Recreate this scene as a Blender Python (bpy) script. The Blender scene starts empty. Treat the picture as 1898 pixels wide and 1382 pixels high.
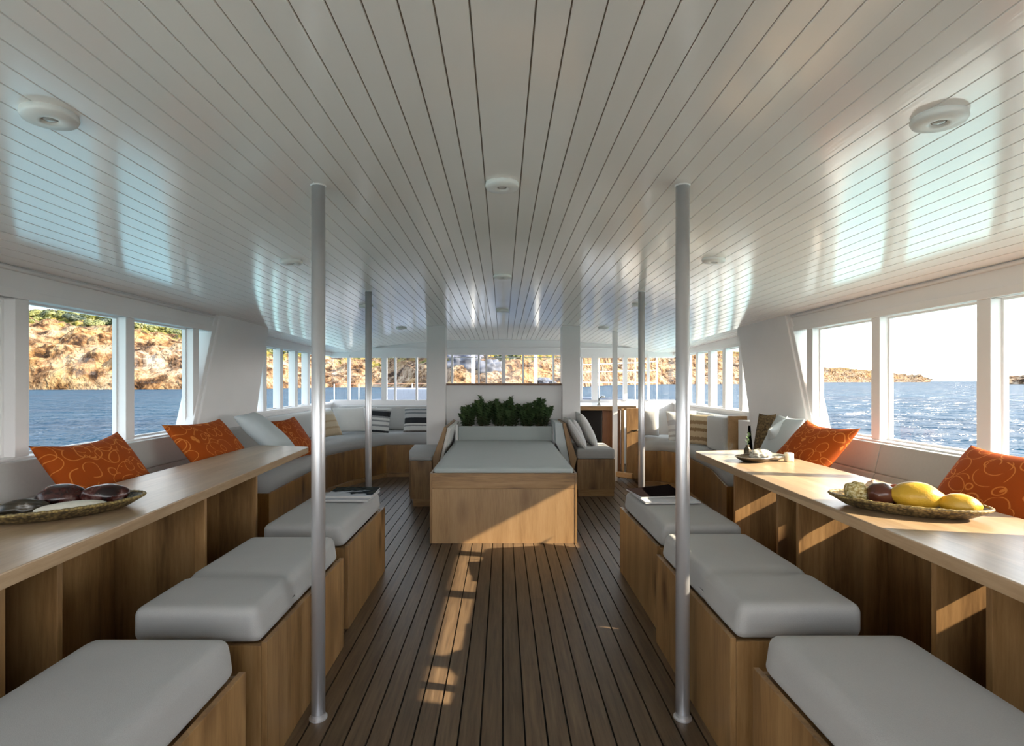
import bpy, bmesh, math, random
from mathutils import Vector, Matrix, noise

random.seed(11)
SC = bpy.context.scene
COL = SC.collection
F = 1000.0            # focal length in pixels of the 1898 x 1382 frame
VX, VY = 932.0, 706.0  # vanishing point of the boat's long axis
EYE = 1.30
WATER = -1.0


def at(px, py, Y):
    """A point of the place seen at pixel px, py at distance Y along the boat."""
    return Vector(((px - VX) / F * Y, Y, EYE - (py - VY) / F * Y))


def zc(x, y):
    """Height of the cambered ceiling."""
    xx = min(abs(x), 2.4)
    return 2.065 - 0.020 * xx * xx - 0.00255 * xx ** 4 - 0.115 * (max(0.0, y - 2.0) / 6.5) ** 2


# ------------------------------------------------------------------ materials
def new_mat(name):
    m = bpy.data.materials.new(name)
    m.use_nodes = True
    nt = m.node_tree
    nt.nodes.clear()
    out = nt.nodes.new('ShaderNodeOutputMaterial')
    p = nt.nodes.new('ShaderNodeBsdfPrincipled')
    nt.links.new(p.outputs[0], out.inputs[0])
    return m, nt, p, out


def nd(nt, typ, **kw):
    n = nt.nodes.new(typ)
    for k, v in kw.items():
        if k.startswith('i_'):
            key = k[2:]
            key = int(key) if key.isdigit() else key.replace('_', ' ')
            n.inputs[key].default_value = v
        else:
            setattr(n, k, v)
    return n


def coords(nt, scale=(1, 1, 1), rand=True, which='Object'):
    tc = nd(nt, 'ShaderNodeTexCoord')
    mp = nd(nt, 'ShaderNodeMapping')
    mp.inputs['Scale'].default_value = scale
    nt.links.new(tc.outputs[which], mp.inputs['Vector'])
    if rand:
        oi = nd(nt, 'ShaderNodeObjectInfo')
        mu = nd(nt, 'ShaderNodeVectorMath', operation='SCALE')
        cx = nd(nt, 'ShaderNodeCombineXYZ')
        for k in range(3):
            nt.links.new(oi.outputs['Random'], cx.inputs[k])
        nt.links.new(cx.outputs[0], mu.inputs[0])
        mu.inputs['Scale'].default_value = 23.0
        nt.links.new(mu.outputs[0], mp.inputs['Location'])
    return mp.outputs[0]


def ramp(nt, src, stops):
    r = nd(nt, 'ShaderNodeValToRGB')
    el = r.color_ramp.elements
    while len(el) < len(stops):
        el.new(0.5)
    for e, (p, c) in zip(el, stops):
        e.position = p
        e.color = (c[0], c[1], c[2], 1)
    nt.links.new(src, r.inputs[0])
    return r.outputs[0]


def bump(nt, p, src, strength, dist=0.01):
    b = nd(nt, 'ShaderNodeBump')
    b.inputs['Strength'].default_value = strength
    b.inputs['Distance'].default_value = dist
    nt.links.new(src, b.inputs['Height'])
    nt.links.new(b.outputs[0], p.inputs['Normal'])
    return b


def plain(name, col, rough=0.5, metal=0.0, spec=0.5, noise_amt=0.06, nscale=18.0, bmp=0.0, bscale=200.0):
    m, nt, p, out = new_mat(name)
    v = coords(nt)
    n = nd(nt, 'ShaderNodeTexNoise', i_Scale=nscale, i_Detail=4.0)
    nt.links.new(v, n.inputs['Vector'])
    c0 = [max(0, c * (1 - noise_amt)) for c in col]
    c1 = [min(1, c * (1 + noise_amt)) for c in col]
    nt.links.new(ramp(nt, n.outputs['Fac'], [(0.3, c0), (0.7, c1)]), p.inputs['Base Color'])
    p.inputs['Roughness'].default_value = rough
    p.inputs['Metallic'].default_value = metal
    p.inputs['Specular IOR Level'].default_value = spec
    if bmp:
        n2 = nd(nt, 'ShaderNodeTexNoise', i_Scale=bscale, i_Detail=2.0)
        nt.links.new(v, n2.inputs['Vector'])
        bump(nt, p, n2.outputs['Fac'], bmp, 0.003)
    return m


def wood(name, dark, mid, light, grain='Z', rough=0.42, knots=True, board=0.0):
    """Knotty timber, the grain running along one axis; board > 0 gives glued staves of that width."""
    m, nt, p, out = new_mat(name)
    s = {'X': (0.09, 1, 1), 'Y': (1, 0.09, 1), 'Z': (1, 1, 0.09)}[grain]
    v = coords(nt, s)
    w = nd(nt, 'ShaderNodeTexNoise', i_Scale=9.0, i_Detail=3.0, i_Distortion=0.6)
    nt.links.new(v, w.inputs['Vector'])
    fine = nd(nt, 'ShaderNodeTexNoise', i_Scale=75.0, i_Detail=5.0, i_Roughness=0.65)
    nt.links.new(v, fine.inputs['Vector'])
    mx = nd(nt, 'ShaderNodeMix', data_type='FLOAT')
    mx.inputs[0].default_value = 0.42
    nt.links.new(w.outputs['Fac'], mx.inputs[2])
    nt.links.new(fine.outputs['Fac'], mx.inputs[3])
    col = ramp(nt, mx.outputs[0], [(0.34, dark), (0.5, mid), (0.66, light)])
    if board:
        tc = coords(nt, rand=False)
        sx = nd(nt, 'ShaderNodeSeparateXYZ')
        nt.links.new(tc, sx.inputs[0])
        ad = nd(nt, 'ShaderNodeMath', operation='ADD')
        a, b = {'Z': (0, 1), 'Y': (0, 2), 'X': (1, 2)}[grain]
        nt.links.new(sx.outputs[a], ad.inputs[0])
        nt.links.new(sx.outputs[b], ad.inputs[1])
        dv = nd(nt, 'ShaderNodeMath', operation='DIVIDE')
        dv.inputs[1].default_value = board
        nt.links.new(ad.outputs[0], dv.inputs[0])
        fl = nd(nt, 'ShaderNodeMath', operation='FLOOR')
        nt.links.new(dv.outputs[0], fl.inputs[0])
        wn = nd(nt, 'ShaderNodeTexWhiteNoise', noise_dimensions='1D')
        nt.links.new(fl.outputs[0], wn.inputs['W'])
        mr = nd(nt, 'ShaderNodeMapRange')
        mr.inputs['To Min'].default_value = 0.78
        mr.inputs['To Max'].default_value = 1.14
        nt.links.new(wn.outputs['Value'], mr.inputs['Value'])
        mm = nd(nt, 'ShaderNodeMix', data_type='RGBA', blend_type='MULTIPLY')
        mm.inputs[0].default_value = 1.0
        nt.links.new(col, mm.inputs[6])
        nt.links.new(mr.outputs[0], mm.inputs[7])
        col = mm.outputs[2]
    if knots:
        s2 = {'X': (0.45, 1, 1), 'Y': (1, 0.45, 1), 'Z': (1, 1, 0.45)}[grain]
        v2 = coords(nt, s2)
        vo = nd(nt, 'ShaderNodeTexVoronoi', i_Scale=4.2)
        nt.links.new(v2, vo.inputs['Vector'])
        k = ramp(nt, vo.outputs['Distance'], [(0.08, (0.9, 0.9, 0.9)), (0.15, (0.5, 0.5, 0.5)), (0.30, (0, 0, 0))])
        mk = nd(nt, 'ShaderNodeMix', data_type='RGBA')
        nt.links.new(k, mk.inputs[0])
        nt.links.new(col, mk.inputs[6])
        mk.inputs[7].default_value = (dark[0] * 0.45, dark[1] * 0.36, dark[2] * 0.3, 1)
        col = mk.outputs[2]
    nt.links.new(col, p.inputs['Base Color'])
    p.inputs['Roughness'].default_value = rough
    bump(nt, p, mx.outputs[0], 0.10, 0.002)
    return m


def fabric(name, col, scale=420.0, amt=0.07, bmp=0.35, rough=0.9):
    m, nt, p, out = new_mat(name)
    v = coords(nt)
    n = nd(nt, 'ShaderNodeTexNoise', i_Scale=scale, i_Detail=2.0)
    nt.links.new(v, n.inputs['Vector'])
    n2 = nd(nt, 'ShaderNodeTexNoise', i_Scale=5.0, i_Detail=3.0)
    nt.links.new(v, n2.inputs['Vector'])
    mx = nd(nt, 'ShaderNodeMix', data_type='FLOAT')
    mx.inputs[0].default_value = 0.4
    nt.links.new(n.outputs['Fac'], mx.inputs[2])
    nt.links.new(n2.outputs['Fac'], mx.inputs[3])
    nt.links.new(ramp(nt, mx.outputs[0], [(0.3, [c * (1 - amt) for c in col]), (0.7, [min(1, c * (1 + amt)) for c in col])]), p.inputs['Base Color'])
    p.inputs['Roughness'].default_value = rough
    p.inputs['Specular IOR Level'].default_value = 0.2
    p.inputs['Sheen Weight'].default_value = 0.15
    bump(nt, p, mx.outputs[0], bmp, 0.003)
    return m


M = {}
M['white'] = plain('white_paint', (0.85, 0.835, 0.83), rough=0.33, noise_amt=0.015, nscale=4.0)
M['fascia'] = plain('white_fascia_paint', (0.85, 0.835, 0.83), rough=0.4, noise_amt=0.015, nscale=4.0)
M['oak'] = wood('knotty_oak', (0.150, 0.077, 0.026), (0.280, 0.154, 0.058), (0.370, 0.220, 0.092), 'Z', board=0.19)
M['oak_flat'] = wood('knotty_oak_level_grain', (0.150, 0.077, 0.026), (0.280, 0.154, 0.058), (0.370, 0.220, 0.092), 'X')
M['oak_edge'] = wood('pale_oak_edge', (0.36, 0.21, 0.09), (0.43, 0.265, 0.12), (0.49, 0.31, 0.15), 'Y', knots=False)
M['amber'] = wood('amber_oak', (0.13, 0.058, 0.012), (0.235, 0.112, 0.027), (0.31, 0.16, 0.045), 'Z', board=0.3)
M['table'] = wood('pale_table_oak', (0.32, 0.21, 0.115), (0.41, 0.285, 0.17), (0.48, 0.345, 0.215), 'Y', rough=0.3, knots=False, board=0.11)
M['brown'] = wood('brown_mahogany', (0.10, 0.035, 0.012), (0.17, 0.065, 0.022), (0.24, 0.10, 0.04), 'Z', rough=0.35, knots=False)
M['dark'] = plain('soil_and_stair_shade', (0.018, 0.012, 0.008), rough=0.7)  # near-black soil colour; also paints the shade inside the stair opening
M['cushion'] = fabric('pale_grey_upholstery', (0.365, 0.363, 0.352))
M['mattress'] = fabric('pale_aqua_upholstery', (0.39, 0.425, 0.415), scale=500, amt=0.03, bmp=0.12)
M['backrest'] = fabric('off_white_vinyl', (0.48, 0.475, 0.455), scale=60, amt=0.03, bmp=0.08, rough=0.55)
M['linen'] = fabric('white_linen', (0.66, 0.65, 0.62), scale=260, amt=0.08, bmp=0.5)
M['ribbed'] = None
M['aqua'] = fabric('pale_blue_grey_cotton', (0.52, 0.57, 0.58), scale=350, amt=0.04, bmp=0.2)
M['grey_cotton'] = fabric('mid_grey_cotton', (0.42, 0.42, 0.41), scale=350)
M['steel'] = plain('satin_steel', (0.66, 0.66, 0.68), rough=0.34, metal=0.72, noise_amt=0.02)
M['chrome'] = plain('dull_chrome', (0.55, 0.53, 0.5), rough=0.25, metal=1.0)
M['lens'] = plain('frosted_lamp_glass', (0.42, 0.42, 0.41), rough=0.25)
M['lamp'] = plain('lamp_enamel', (0.82, 0.81, 0.79), rough=0.4, noise_amt=0.01)
M['black'] = plain('black_caulking', (0.008, 0.007, 0.006), rough=0.8)
M['rail'] = plain('white_rail_paint', (0.82, 0.82, 0.8), rough=0.4)


def floor_mat():
    m, nt, p, out = new_mat('teak_decking')
    v = coords(nt, (1, 0.05, 1), rand=False)
    n = nd(nt, 'ShaderNodeTexNoise', i_Scale=60.0, i_Detail=6.0, i_Roughness=0.65, i_Distortion=0.3)
    nt.links.new(v, n.inputs['Vector'])
    g = ramp(nt, n.outputs['Fac'], [(0.3, (0.060, 0.037, 0.021)), (0.5, (0.104, 0.066, 0.036)), (0.72, (0.150, 0.099, 0.056))])
    vv = coords(nt, rand=False)
    sx = nd(nt, 'ShaderNodeSeparateXYZ')
    nt.links.new(vv, sx.inputs[0])
    dv = nd(nt, 'ShaderNodeMath', operation='DIVIDE')
    dv.inputs[1].default_value = 0.0817
    nt.links.new(sx.outputs[0], dv.inputs[0])
    fl = nd(nt, 'ShaderNodeMath', operation='FLOOR')
    nt.links.new(dv.outputs[0], fl.inputs[0])
    y2 = nd(nt, 'ShaderNodeMath', operation='DIVIDE')
    y2.inputs[1].default_value = 2.9
    nt.links.new(sx.outputs[1], y2.inputs[0])
    wn0 = nd(nt, 'ShaderNodeTexWhiteNoise', noise_dimensions='1D')
    nt.links.new(fl.outputs[0], wn0.inputs['W'])
    ad = nd(nt, 'ShaderNodeMath', operation='ADD')
    nt.links.new(y2.outputs[0], ad.inputs[0])
    nt.links.new(wn0.outputs['Value'], ad.inputs[1])
    fy = nd(nt, 'ShaderNodeMath', operation='FLOOR')
    nt.links.new(ad.outputs[0], fy.inputs[0])
    cx = nd(nt, 'ShaderNodeCombineXYZ')
    nt.links.new(fl.outputs[0], cx.inputs[0])
    nt.links.new(fy.outputs[0], cx.inputs[1])
    wn = nd(nt, 'ShaderNodeTexWhiteNoise', noise_dimensions='2D')
    nt.links.new(cx.outputs[0], wn.inputs['Vector'])
    mr = nd(nt, 'ShaderNodeMapRange')
    mr.inputs['To Min'].default_value = 0.84
    mr.inputs['To Max'].default_value = 1.18
    nt.links.new(wn.outputs['Value'], mr.inputs['Value'])
    mm = nd(nt, 'ShaderNodeMix', data_type='RGBA', blend_type='MULTIPLY')
    mm.inputs[0].default_value = 1.0
    nt.links.new(g, mm.inputs[6])
    nt.links.new(mr.outputs[0], mm.inputs[7])
    nt.links.new(mm.outputs[2], p.inputs['Base Color'])
    p.inputs['Roughness'].default_value = 0.42
    bump(nt, p, n.outputs['Fac'], 0.12, 0.002)
    return m


def ceiling_mat():
    m, nt, p, out = new_mat('gloss_white_boarding')
    v = coords(nt, (1, 0.06, 1), rand=False)
    n = nd(nt, 'ShaderNodeTexNoise', i_Scale=120.0, i_Detail=3.0)
    nt.links.new(v, n.inputs['Vector'])
    v2 = coords(nt, (1, 0.35, 1), rand=False)
    n2 = nd(nt, 'ShaderNodeTexNoise', i_Scale=3.0, i_Detail=2.0)
    nt.links.new(v2, n2.inputs['Vector'])
    nt.links.new(ramp(nt, n2.outputs['Fac'], [(0.3, (0.90, 0.855, 0.83)), (0.7, (0.92, 0.875, 0.85))]), p.inputs['Base Color'])
    p.inputs['Roughness'].default_value = 0.13
    p.inputs['IOR'].default_value = 1.55
    mx = nd(nt, 'ShaderNodeMath', operation='MULTIPLY_ADD')
    nt.links.new(n2.outputs['Fac'], mx.inputs[0])
    mx.inputs[1].default_value = 3.0
    nt.links.new(n.outputs['Fac'], mx.inputs[2])
    bump(nt, p, mx.outputs[0], 0.10, 0.002)
    return m


def orange_mat():
    m, nt, p, out = new_mat('orange_outline_print')
    v = coords(nt, (1, 1, 0.0))
    nz = nd(nt, 'ShaderNodeTexNoise', i_Scale=7.0, i_Detail=1.0)
    nt.links.new(v, nz.inputs['Vector'])
    mxv = nd(nt, 'ShaderNodeMix', data_type='VECTOR')
    mxv.inputs[0].default_value = 0.06
    nt.links.new(v, mxv.inputs[4])
    nt.links.new(nz.outputs['Color'], mxv.inputs[5])
    tot = None
    for sc, lo, hi in ((8.5, 0.30, 0.62), (11.0, 0.22, 0.60)):
        vo = nd(nt, 'ShaderNodeTexVoronoi', i_Scale=sc, i_Randomness=0.85)
        nt.links.new(mxv.outputs[1], vo.inputs['Vector'])
        sep = nd(nt, 'ShaderNodeSeparateColor')
        nt.links.new(vo.outputs['Color'], sep.inputs[0])
        mr = nd(nt, 'ShaderNodeMapRange')
        mr.inputs['To Min'].default_value = lo
        mr.inputs['To Max'].default_value = hi
        nt.links.new(sep.outputs[0], mr.inputs['Value'])
        sb = nd(nt, 'ShaderNodeMath', operation='SUBTRACT')
        nt.links.new(vo.outputs['Distance'], sb.inputs[0])
        nt.links.new(mr.outputs[0], sb.inputs[1])
        ab = nd(nt, 'ShaderNodeMath', operation='ABSOLUTE')
        nt.links.new(sb.outputs[0], ab.inputs[0])
        lt = nd(nt, 'ShaderNodeMath', operation='LESS_THAN')
        lt.inputs[1].default_value = 0.018 if sc < 10 else 0.022
        nt.links.new(ab.outputs[0], lt.inputs[0])
        if tot is None:
            tot = lt.outputs[0]
        else:
            mxx = nd(nt, 'ShaderNodeMath', operation='MAXIMUM')
            nt.links.new(tot, mxx.inputs[0])
            nt.links.new(lt.outputs[0], mxx.inputs[1])
            tot = mxx.outputs[0]
    mk = nd(nt, 'ShaderNodeMix', data_type='RGBA')
    nt.links.new(tot, mk.inputs[0])
    mk.inputs[6].default_value = (0.34, 0.062, 0.006, 1)
    mk.inputs[7].default_value = (0.60, 0.19, 0.035, 1)
    nt.links.new(mk.outputs[2], p.inputs['Base Color'])
    p.inputs['Roughness'].default_value = 0.85
    p.inputs['Specular IOR Level'].default_value = 0.15
    w = nd(nt, 'ShaderNodeTexNoise', i_Scale=500.0)
    nt.links.new(v, w.inputs['Vector'])
    bump(nt, p, w.outputs['Fac'], 0.2, 0.002)
    return m


def stripe_mat(name, stops, scale=1.0, axis=1, wob=0.02):
    """Bands across a cushion; stops over the local height from -0.5 to 0.5 of scale."""
    m, nt, p, out = new_mat(name)
    v = coords(nt, rand=False)
    nz = nd(nt, 'ShaderNodeTexNoise', i_Scale=60.0, i_Detail=3.0)
    nt.links.new(v, nz.inputs['Vector'])
    sx = nd(nt, 'ShaderNodeSeparateXYZ')
    nt.links.new(v, sx.inputs[0])
    ma = nd(nt, 'ShaderNodeMath', operation='MULTIPLY_ADD')
    nt.links.new(sx.outputs[axis], ma.inputs[0])
    ma.inputs[1].default_value = 1.0 / scale
    ma.inputs[2].default_value = 0.5
    mb = nd(nt, 'ShaderNodeMath', operation='MULTIPLY_ADD')
    nt.links.new(nz.outputs['Fac'], mb.inputs[0])
    mb.inputs[1].default_value = wob
    nt.links.new(ma.outputs[0], mb.inputs[2])
    r = nd(nt, 'ShaderNodeValToRGB')
    r.color_ramp.interpolation = 'CONSTANT'
    el = r.color_ramp.elements
    while len(el) < len(stops):
        el.new(0.5)
    for e, (q, c) in zip(el, stops):
        e.position = q
        e.color = (*c, 1)
    nt.links.new(mb.outputs[0], r.inputs[0])
    nt.links.new(r.outputs[0], p.inputs['Base Color'])
    p.inputs['Roughness'].default_value = 0.9
    bump(nt, p, nz.outputs['Fac'], 0.4, 0.004)
    return m


def ribbed_mat(name, col, freq=150.0, axis=0):
    m, nt, p, out = new_mat(name)
    v = coords(nt, rand=False)
    w = nd(nt, 'ShaderNodeTexWave', wave_type='BANDS', bands_direction='XYZ'[axis], i_Scale=freq / 6.283 * 1.0)
    nt.links.new(v, w.inputs['Vector'])
    nt.links.new(ramp(nt, w.outputs['Fac'], [(0.2, [c * 0.86 for c in col]), (0.7, col)]), p.inputs['Base Color'])
    p.inputs['Roughness'].default_value = 0.9
    bump(nt, p, w.outputs['Fac'], 0.4, 0.004)
    return m


def weave_mat(name, dark, light, scale=90.0):
    m, nt, p, out = new_mat(name)
    v = coords(nt, rand=False)
    ck = nd(nt, 'ShaderNodeTexVoronoi', i_Scale=scale)
    nt.links.new(v, ck.inputs['Vector'])
    n = nd(nt, 'ShaderNodeTexNoise', i_Scale=14.0, i_Detail=3.0)
    nt.links.new(v, n.inputs['Vector'])
    mx = nd(nt, 'ShaderNodeMix', data_type='FLOAT')
    mx.inputs[0].default_value = 0.45
    nt.links.new(ck.outputs['Distance'], mx.inputs[2])
    nt.links.new(n.outputs['Fac'], mx.inputs[3])
    nt.links.new(ramp(nt, mx.outputs[0], [(0.3, light), (0.62, dark)]), p.inputs['Base Color'])
    p.inputs['Roughness'].default_value = 0.55
    bump(nt, p, ck.outputs['Distance'], -0.8, 0.004)
    return m


def mottled(name, stops, scale=20.0, rough=0.5, bmp=0.3, bscale=None):
    m, nt, p, out = new_mat(name)
    v = coords(nt)
    n = nd(nt, 'ShaderNodeTexNoise', i_Scale=scale, i_Detail=6.0, i_Roughness=0.6)
    nt.links.new(v, n.inputs['Vector'])
    nt.links.new(ramp(nt, n.outputs['Fac'], stops), p.inputs['Base Color'])
    p.inputs['Roughness'].default_value = rough
    src = n.outputs['Fac']
    if bscale:
        n2 = nd(nt, 'ShaderNodeTexNoise', i_Scale=bscale, i_Detail=2.0)
        nt.links.new(v, n2.inputs['Vector'])
        src = n2.outputs['Fac']
    bump(nt, p, src, bmp, 0.004)
    return m


def pane_mat():
    m, nt, p, out = new_mat('clear_window_glass')
    nt.nodes.remove(p)
    tr = nd(nt, 'ShaderNodeBsdfTransparent')
    tr.inputs[0].default_value = (0.985, 0.995, 0.995, 1)
    gl = nd(nt, 'ShaderNodeBsdfGlossy')
    gl.inputs['Roughness'].default_value = 0.02
    mx = nd(nt, 'ShaderNodeMixShader')
    mx.inputs[0].default_value = 0.018
    nt.links.new(tr.outputs[0], mx.inputs[1])
    nt.links.new(gl.outputs[0], mx.inputs[2])
    nt.links.new(mx.outputs[0], out.inputs[0])
    return m


def leaf_mat(name, a, b, scale=6.0):
    m, nt, p, out = new_mat(name)
    v = coords(nt)
    n = nd(nt, 'ShaderNodeTexNoise', i_Scale=scale, i_Detail=3.0)
    nt.links.new(v, n.inputs['Vector'])
    nt.links.new(ramp(nt, n.outputs['Fac'], [(0.3, a), (0.7, b)]), p.inputs['Base Color'])
    p.inputs['Roughness'].default_value = 0.55
    return m


def sea_mat():
    m, nt, p, out = new_mat('sea_water')
    tc = nd(nt, 'ShaderNodeTexCoord')
    mp = nd(nt, 'ShaderNodeMapping')
    mp.inputs['Scale'].default_value = (1.0, 1.0, 1.0)
    nt.links.new(tc.outputs['Object'], mp.inputs[0])
    n1 = nd(nt, 'ShaderNodeTexNoise', i_Scale=0.42, i_Detail=4.0, i_Roughness=0.6, i_Distortion=0.5)
    nt.links.new(mp.outputs[0], n1.inputs['Vector'])
    n2 = nd(nt, 'ShaderNodeTexNoise', i_Scale=0.05, i_Detail=3.0)
    nt.links.new(mp.outputs[0], n2.inputs['Vector'])
    ln = nd(nt, 'ShaderNodeVectorMath', operation='LENGTH')
    nt.links.new(tc.outputs['Object'], ln.inputs[0])
    mr = nd(nt, 'ShaderNodeMapRange')
    mr.inputs['From Min'].default_value = 16.0
    mr.inputs['From Max'].default_value = 21.0
    nt.links.new(ln.outputs['Value'], mr.inputs['Value'])
    deep = ramp(nt, n2.outputs['Fac'], [(0.3, (0.0008, 0.014, 0.030)), (0.7, (0.0012, 0.027, 0.048))])
    mk = nd(nt, 'ShaderNodeMix', data_type='RGBA')
    nt.links.new(mr.outputs[0], mk.inputs[0])
    mk.inputs[6].default_value = (0.28, 0.465, 0.45, 1)
    nt.links.new(deep, mk.inputs[7])
    nt.links.new(mk.outputs[2], p.inputs['Base Color'])
    b = bump(nt, p, n1.outputs['Fac'], 1.0, 3.4)
    nt.nodes.remove(p)
    df = nd(nt, 'ShaderNodeBsdfDiffuse')
    nt.links.new(mk.outputs[2], df.inputs['Color'])
    gl = nd(nt, 'ShaderNodeBsdfGlossy')
    gl.inputs['Roughness'].default_value = 0.26
    nt.links.new(b.outputs[0], gl.inputs['Normal'])
    fr = nd(nt, 'ShaderNodeFresnel')
    fr.inputs['IOR'].default_value = 1.33
    nt.links.new(b.outputs[0], fr.inputs['Normal'])
    mn = nd(nt, 'ShaderNodeMath', operation='MULTIPLY')
    mn.inputs[1].default_value = 0.145
    nt.links.new(fr.outputs[0], mn.inputs[0])
    ms = nd(nt, 'ShaderNodeMixShader')
    nt.links.new(mn.outputs[0], ms.inputs[0])
    nt.links.new(df.outputs[0], ms.inputs[1])
    nt.links.new(gl.outputs[0], ms.inputs[2])
    nt.links.new(ms.outputs[0], out.inputs[0])
    return m


def rock_mat():
    m, nt, p, out = new_mat('ochre_limestone')
    v = coords(nt, rand=False)
    n1 = nd(nt, 'ShaderNodeTexNoise', i_Scale=0.22, i_Detail=8.0, i_Roughness=0.68)
    nt.links.new(v, n1.inputs['Vector'])
    n2 = nd(nt, 'ShaderNodeTexNoise', i_Scale=0.045, i_Detail=4.0)
    nt.links.new(v, n2.inputs['Vector'])
    vo = nd(nt, 'ShaderNodeTexVoronoi', feature='DISTANCE_TO_EDGE', i_Scale=0.28)
    mv = nd(nt, 'ShaderNodeMix', data_type='VECTOR')
    mv.inputs[0].default_value = 0.1
    n3 = nd(nt, 'ShaderNodeTexNoise', i_Scale=0.5, i_Detail=3.0)
    nt.links.new(v, n3.inputs['Vector'])
    sc = nd(nt, 'ShaderNodeVectorMath', operation='MULTIPLY_ADD')
    nt.links.new(n3.outputs['Color'], sc.inputs[0])
    sc.inputs[1].default_value = (3.5, 3.5, 3.5)
    nt.links.new(v, sc.inputs[2])
    nt.links.new(sc.outputs[0], vo.inputs['Vector'])
    base = ramp(nt, n1.outputs['Fac'], [(0.38, (0.022, 0.012, 0.007)), (0.46, (0.110, 0.066, 0.037)), (0.54, (0.225, 0.167, 0.112)), (0.64, (0.285, 0.234, 0.174))])  # darkest stops paint crevice shade into the rock colour
    warm = ramp(nt, n2.outputs['Fac'], [(0.40, (0.95, 0.97, 1.0)), (0.68, (1.0, 0.82, 0.52))])
    mm = nd(nt, 'ShaderNodeMix', data_type='RGBA', blend_type='MULTIPLY')
    mm.inputs[0].default_value = 1.0
    nt.links.new(base, mm.inputs[6])
    nt.links.new(warm, mm.inputs[7])
    # scrub on the gentler upper ground
    at_ = nd(nt, 'ShaderNodeAttribute', attribute_name='scrub')
    sub = nd(nt, 'ShaderNodeMath', operation='ADD')
    nt.links.new(at_.outputs['Fac'], sub.inputs[0])
    nt.links.new(n1.outputs['Fac'], sub.inputs[1])
    sf = nd(nt, 'ShaderNodeMapRange')
    sf.inputs['From Min'].default_value = 0.98
    sf.inputs['From Max'].default_value = 1.06
    nt.links.new(sub.outputs[0], sf.inputs['Value'])
    green = ramp(nt, n3.outputs['Fac'], [(0.35, (0.025, 0.03, 0.006)), (0.5, (0.095, 0.085, 0.015)), (0.65, (0.19, 0.145, 0.04))])
    mg = nd(nt, 'ShaderNodeMix', data_type='RGBA')
    nt.links.new(sf.outputs[0], mg.inputs[0])
    nt.links.new(mm.outputs[2], mg.inputs[6])
    nt.links.new(green, mg.inputs[7])
    nt.links.new(mg.outputs[2], p.inputs['Base Color'])
    p.inputs['Roughness'].default_value = 0.95
    p.inputs['Specular IOR Level'].default_value = 0.1
    ad = nd(nt, 'ShaderNodeMath', operation='MULTIPLY_ADD')
    cl = nd(nt, 'ShaderNodeMath', operation='MINIMUM')
    cl.inputs[1].default_value = 0.25
    nt.links.new(vo.outputs['Distance'], cl.inputs[0])
    nt.links.new(cl.outputs[0], ad.inputs[0])
    ad.inputs[1].default_value = 1.6
    nt.links.new(n1.outputs['Fac'], ad.inputs[2])
    bump(nt, p, ad.outputs[0], 0.9, 1.6)
    return m


M['floor'] = floor_mat()
M['ceiling'] = ceiling_mat()
M['orange'] = orange_mat()
M['pane'] = pane_mat()
M['sea'] = sea_mat()
M['rock'] = rock_mat()
M['leaf'] = leaf_mat('succulent_leaf', (0.045, 0.095, 0.030), (0.13, 0.205, 0.080), 9.0)
M['stem'] = plain('green_brown_stem', (0.06, 0.05, 0.02), rough=0.7)
M['bush'] = leaf_mat('scrub_leaf', (0.030, 0.040, 0.006), (0.125, 0.125, 0.020), 0.35)
M['bush_dark'] = leaf_mat('pine_leaf', (0.012, 0.020, 0.006), (0.035, 0.048, 0.012), 0.35)
M['ribbed'] = ribbed_mat('ribbed_white_cotton', (0.62, 0.61, 0.59))
M['basket'] = weave_mat('dark_woven_cane', (0.035, 0.024, 0.010), (0.20, 0.14, 0.055))
M['basket_rim'] = weave_mat('golden_woven_cane', (0.12, 0.08, 0.025), (0.36, 0.27, 0.09), 120)
M['lemon'] = mottled('lemon_peel', [(0.3, (0.52, 0.29, 0.018)), (0.7, (0.60, 0.37, 0.035))], 12, 0.4, 0.25, 160)
M['brown_fruit'] = mottled('dark_brown_skin', [(0.35, (0.055, 0.016, 0.010)), (0.65, (0.12, 0.040, 0.022))], 8, 0.22, 0.05)
M['seeded'] = mottled('seeded_crust', [(0.36, (0.22, 0.14, 0.03)), (0.5, (0.55, 0.44, 0.17)), (0.62, (0.78, 0.72, 0.48))], 85, 0.8, 1.0)
M['pinkstone'] = mottled('pale_pink_stone', [(0.38, (0.30, 0.13, 0.09)), (0.5, (0.62, 0.44, 0.34)), (0.62, (0.75, 0.66, 0.55))], 60, 0.8, 0.8)
M['redfruit'] = mottled('orange_red_skin', [(0.35, (0.42, 0.07, 0.02)), (0.65, (0.65, 0.20, 0.06))], 14, 0.35, 0.1)
M['agate'] = mottled('dark_red_veined_stone', [(0.42, (0.010, 0.005, 0.005)), (0.54, (0.055, 0.014, 0.011)), (0.63, (0.15, 0.085, 0.075)), (0.70, (0.42, 0.38, 0.36))], 16, 0.25, 0.35)
M['darkstone'] = mottled('black_veined_stone', [(0.4, (0.012, 0.010, 0.007)), (0.58, (0.05, 0.038, 0.022)), (0.72, (0.32, 0.30, 0.27))], 18, 0.3, 0.4)
M['pebble'] = mottled('cream_pebble', [(0.3, (0.56, 0.53, 0.44)), (0.7, (0.66, 0.63, 0.54))], 30, 0.6, 0.1)
M['shell'] = mottled('pearly_shell', [(0.35, (0.30, 0.28, 0.22)), (0.6, (0.62, 0.60, 0.52))], 40, 0.3, 0.5)
M['bronze'] = plain('dark_bronze', (0.07, 0.055, 0.035), rough=0.3, metal=0.8)
M['wax'] = plain('cream_wax', (0.78, 0.72, 0.55), rough=0.5)
M['clear'] = pane_mat()
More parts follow.
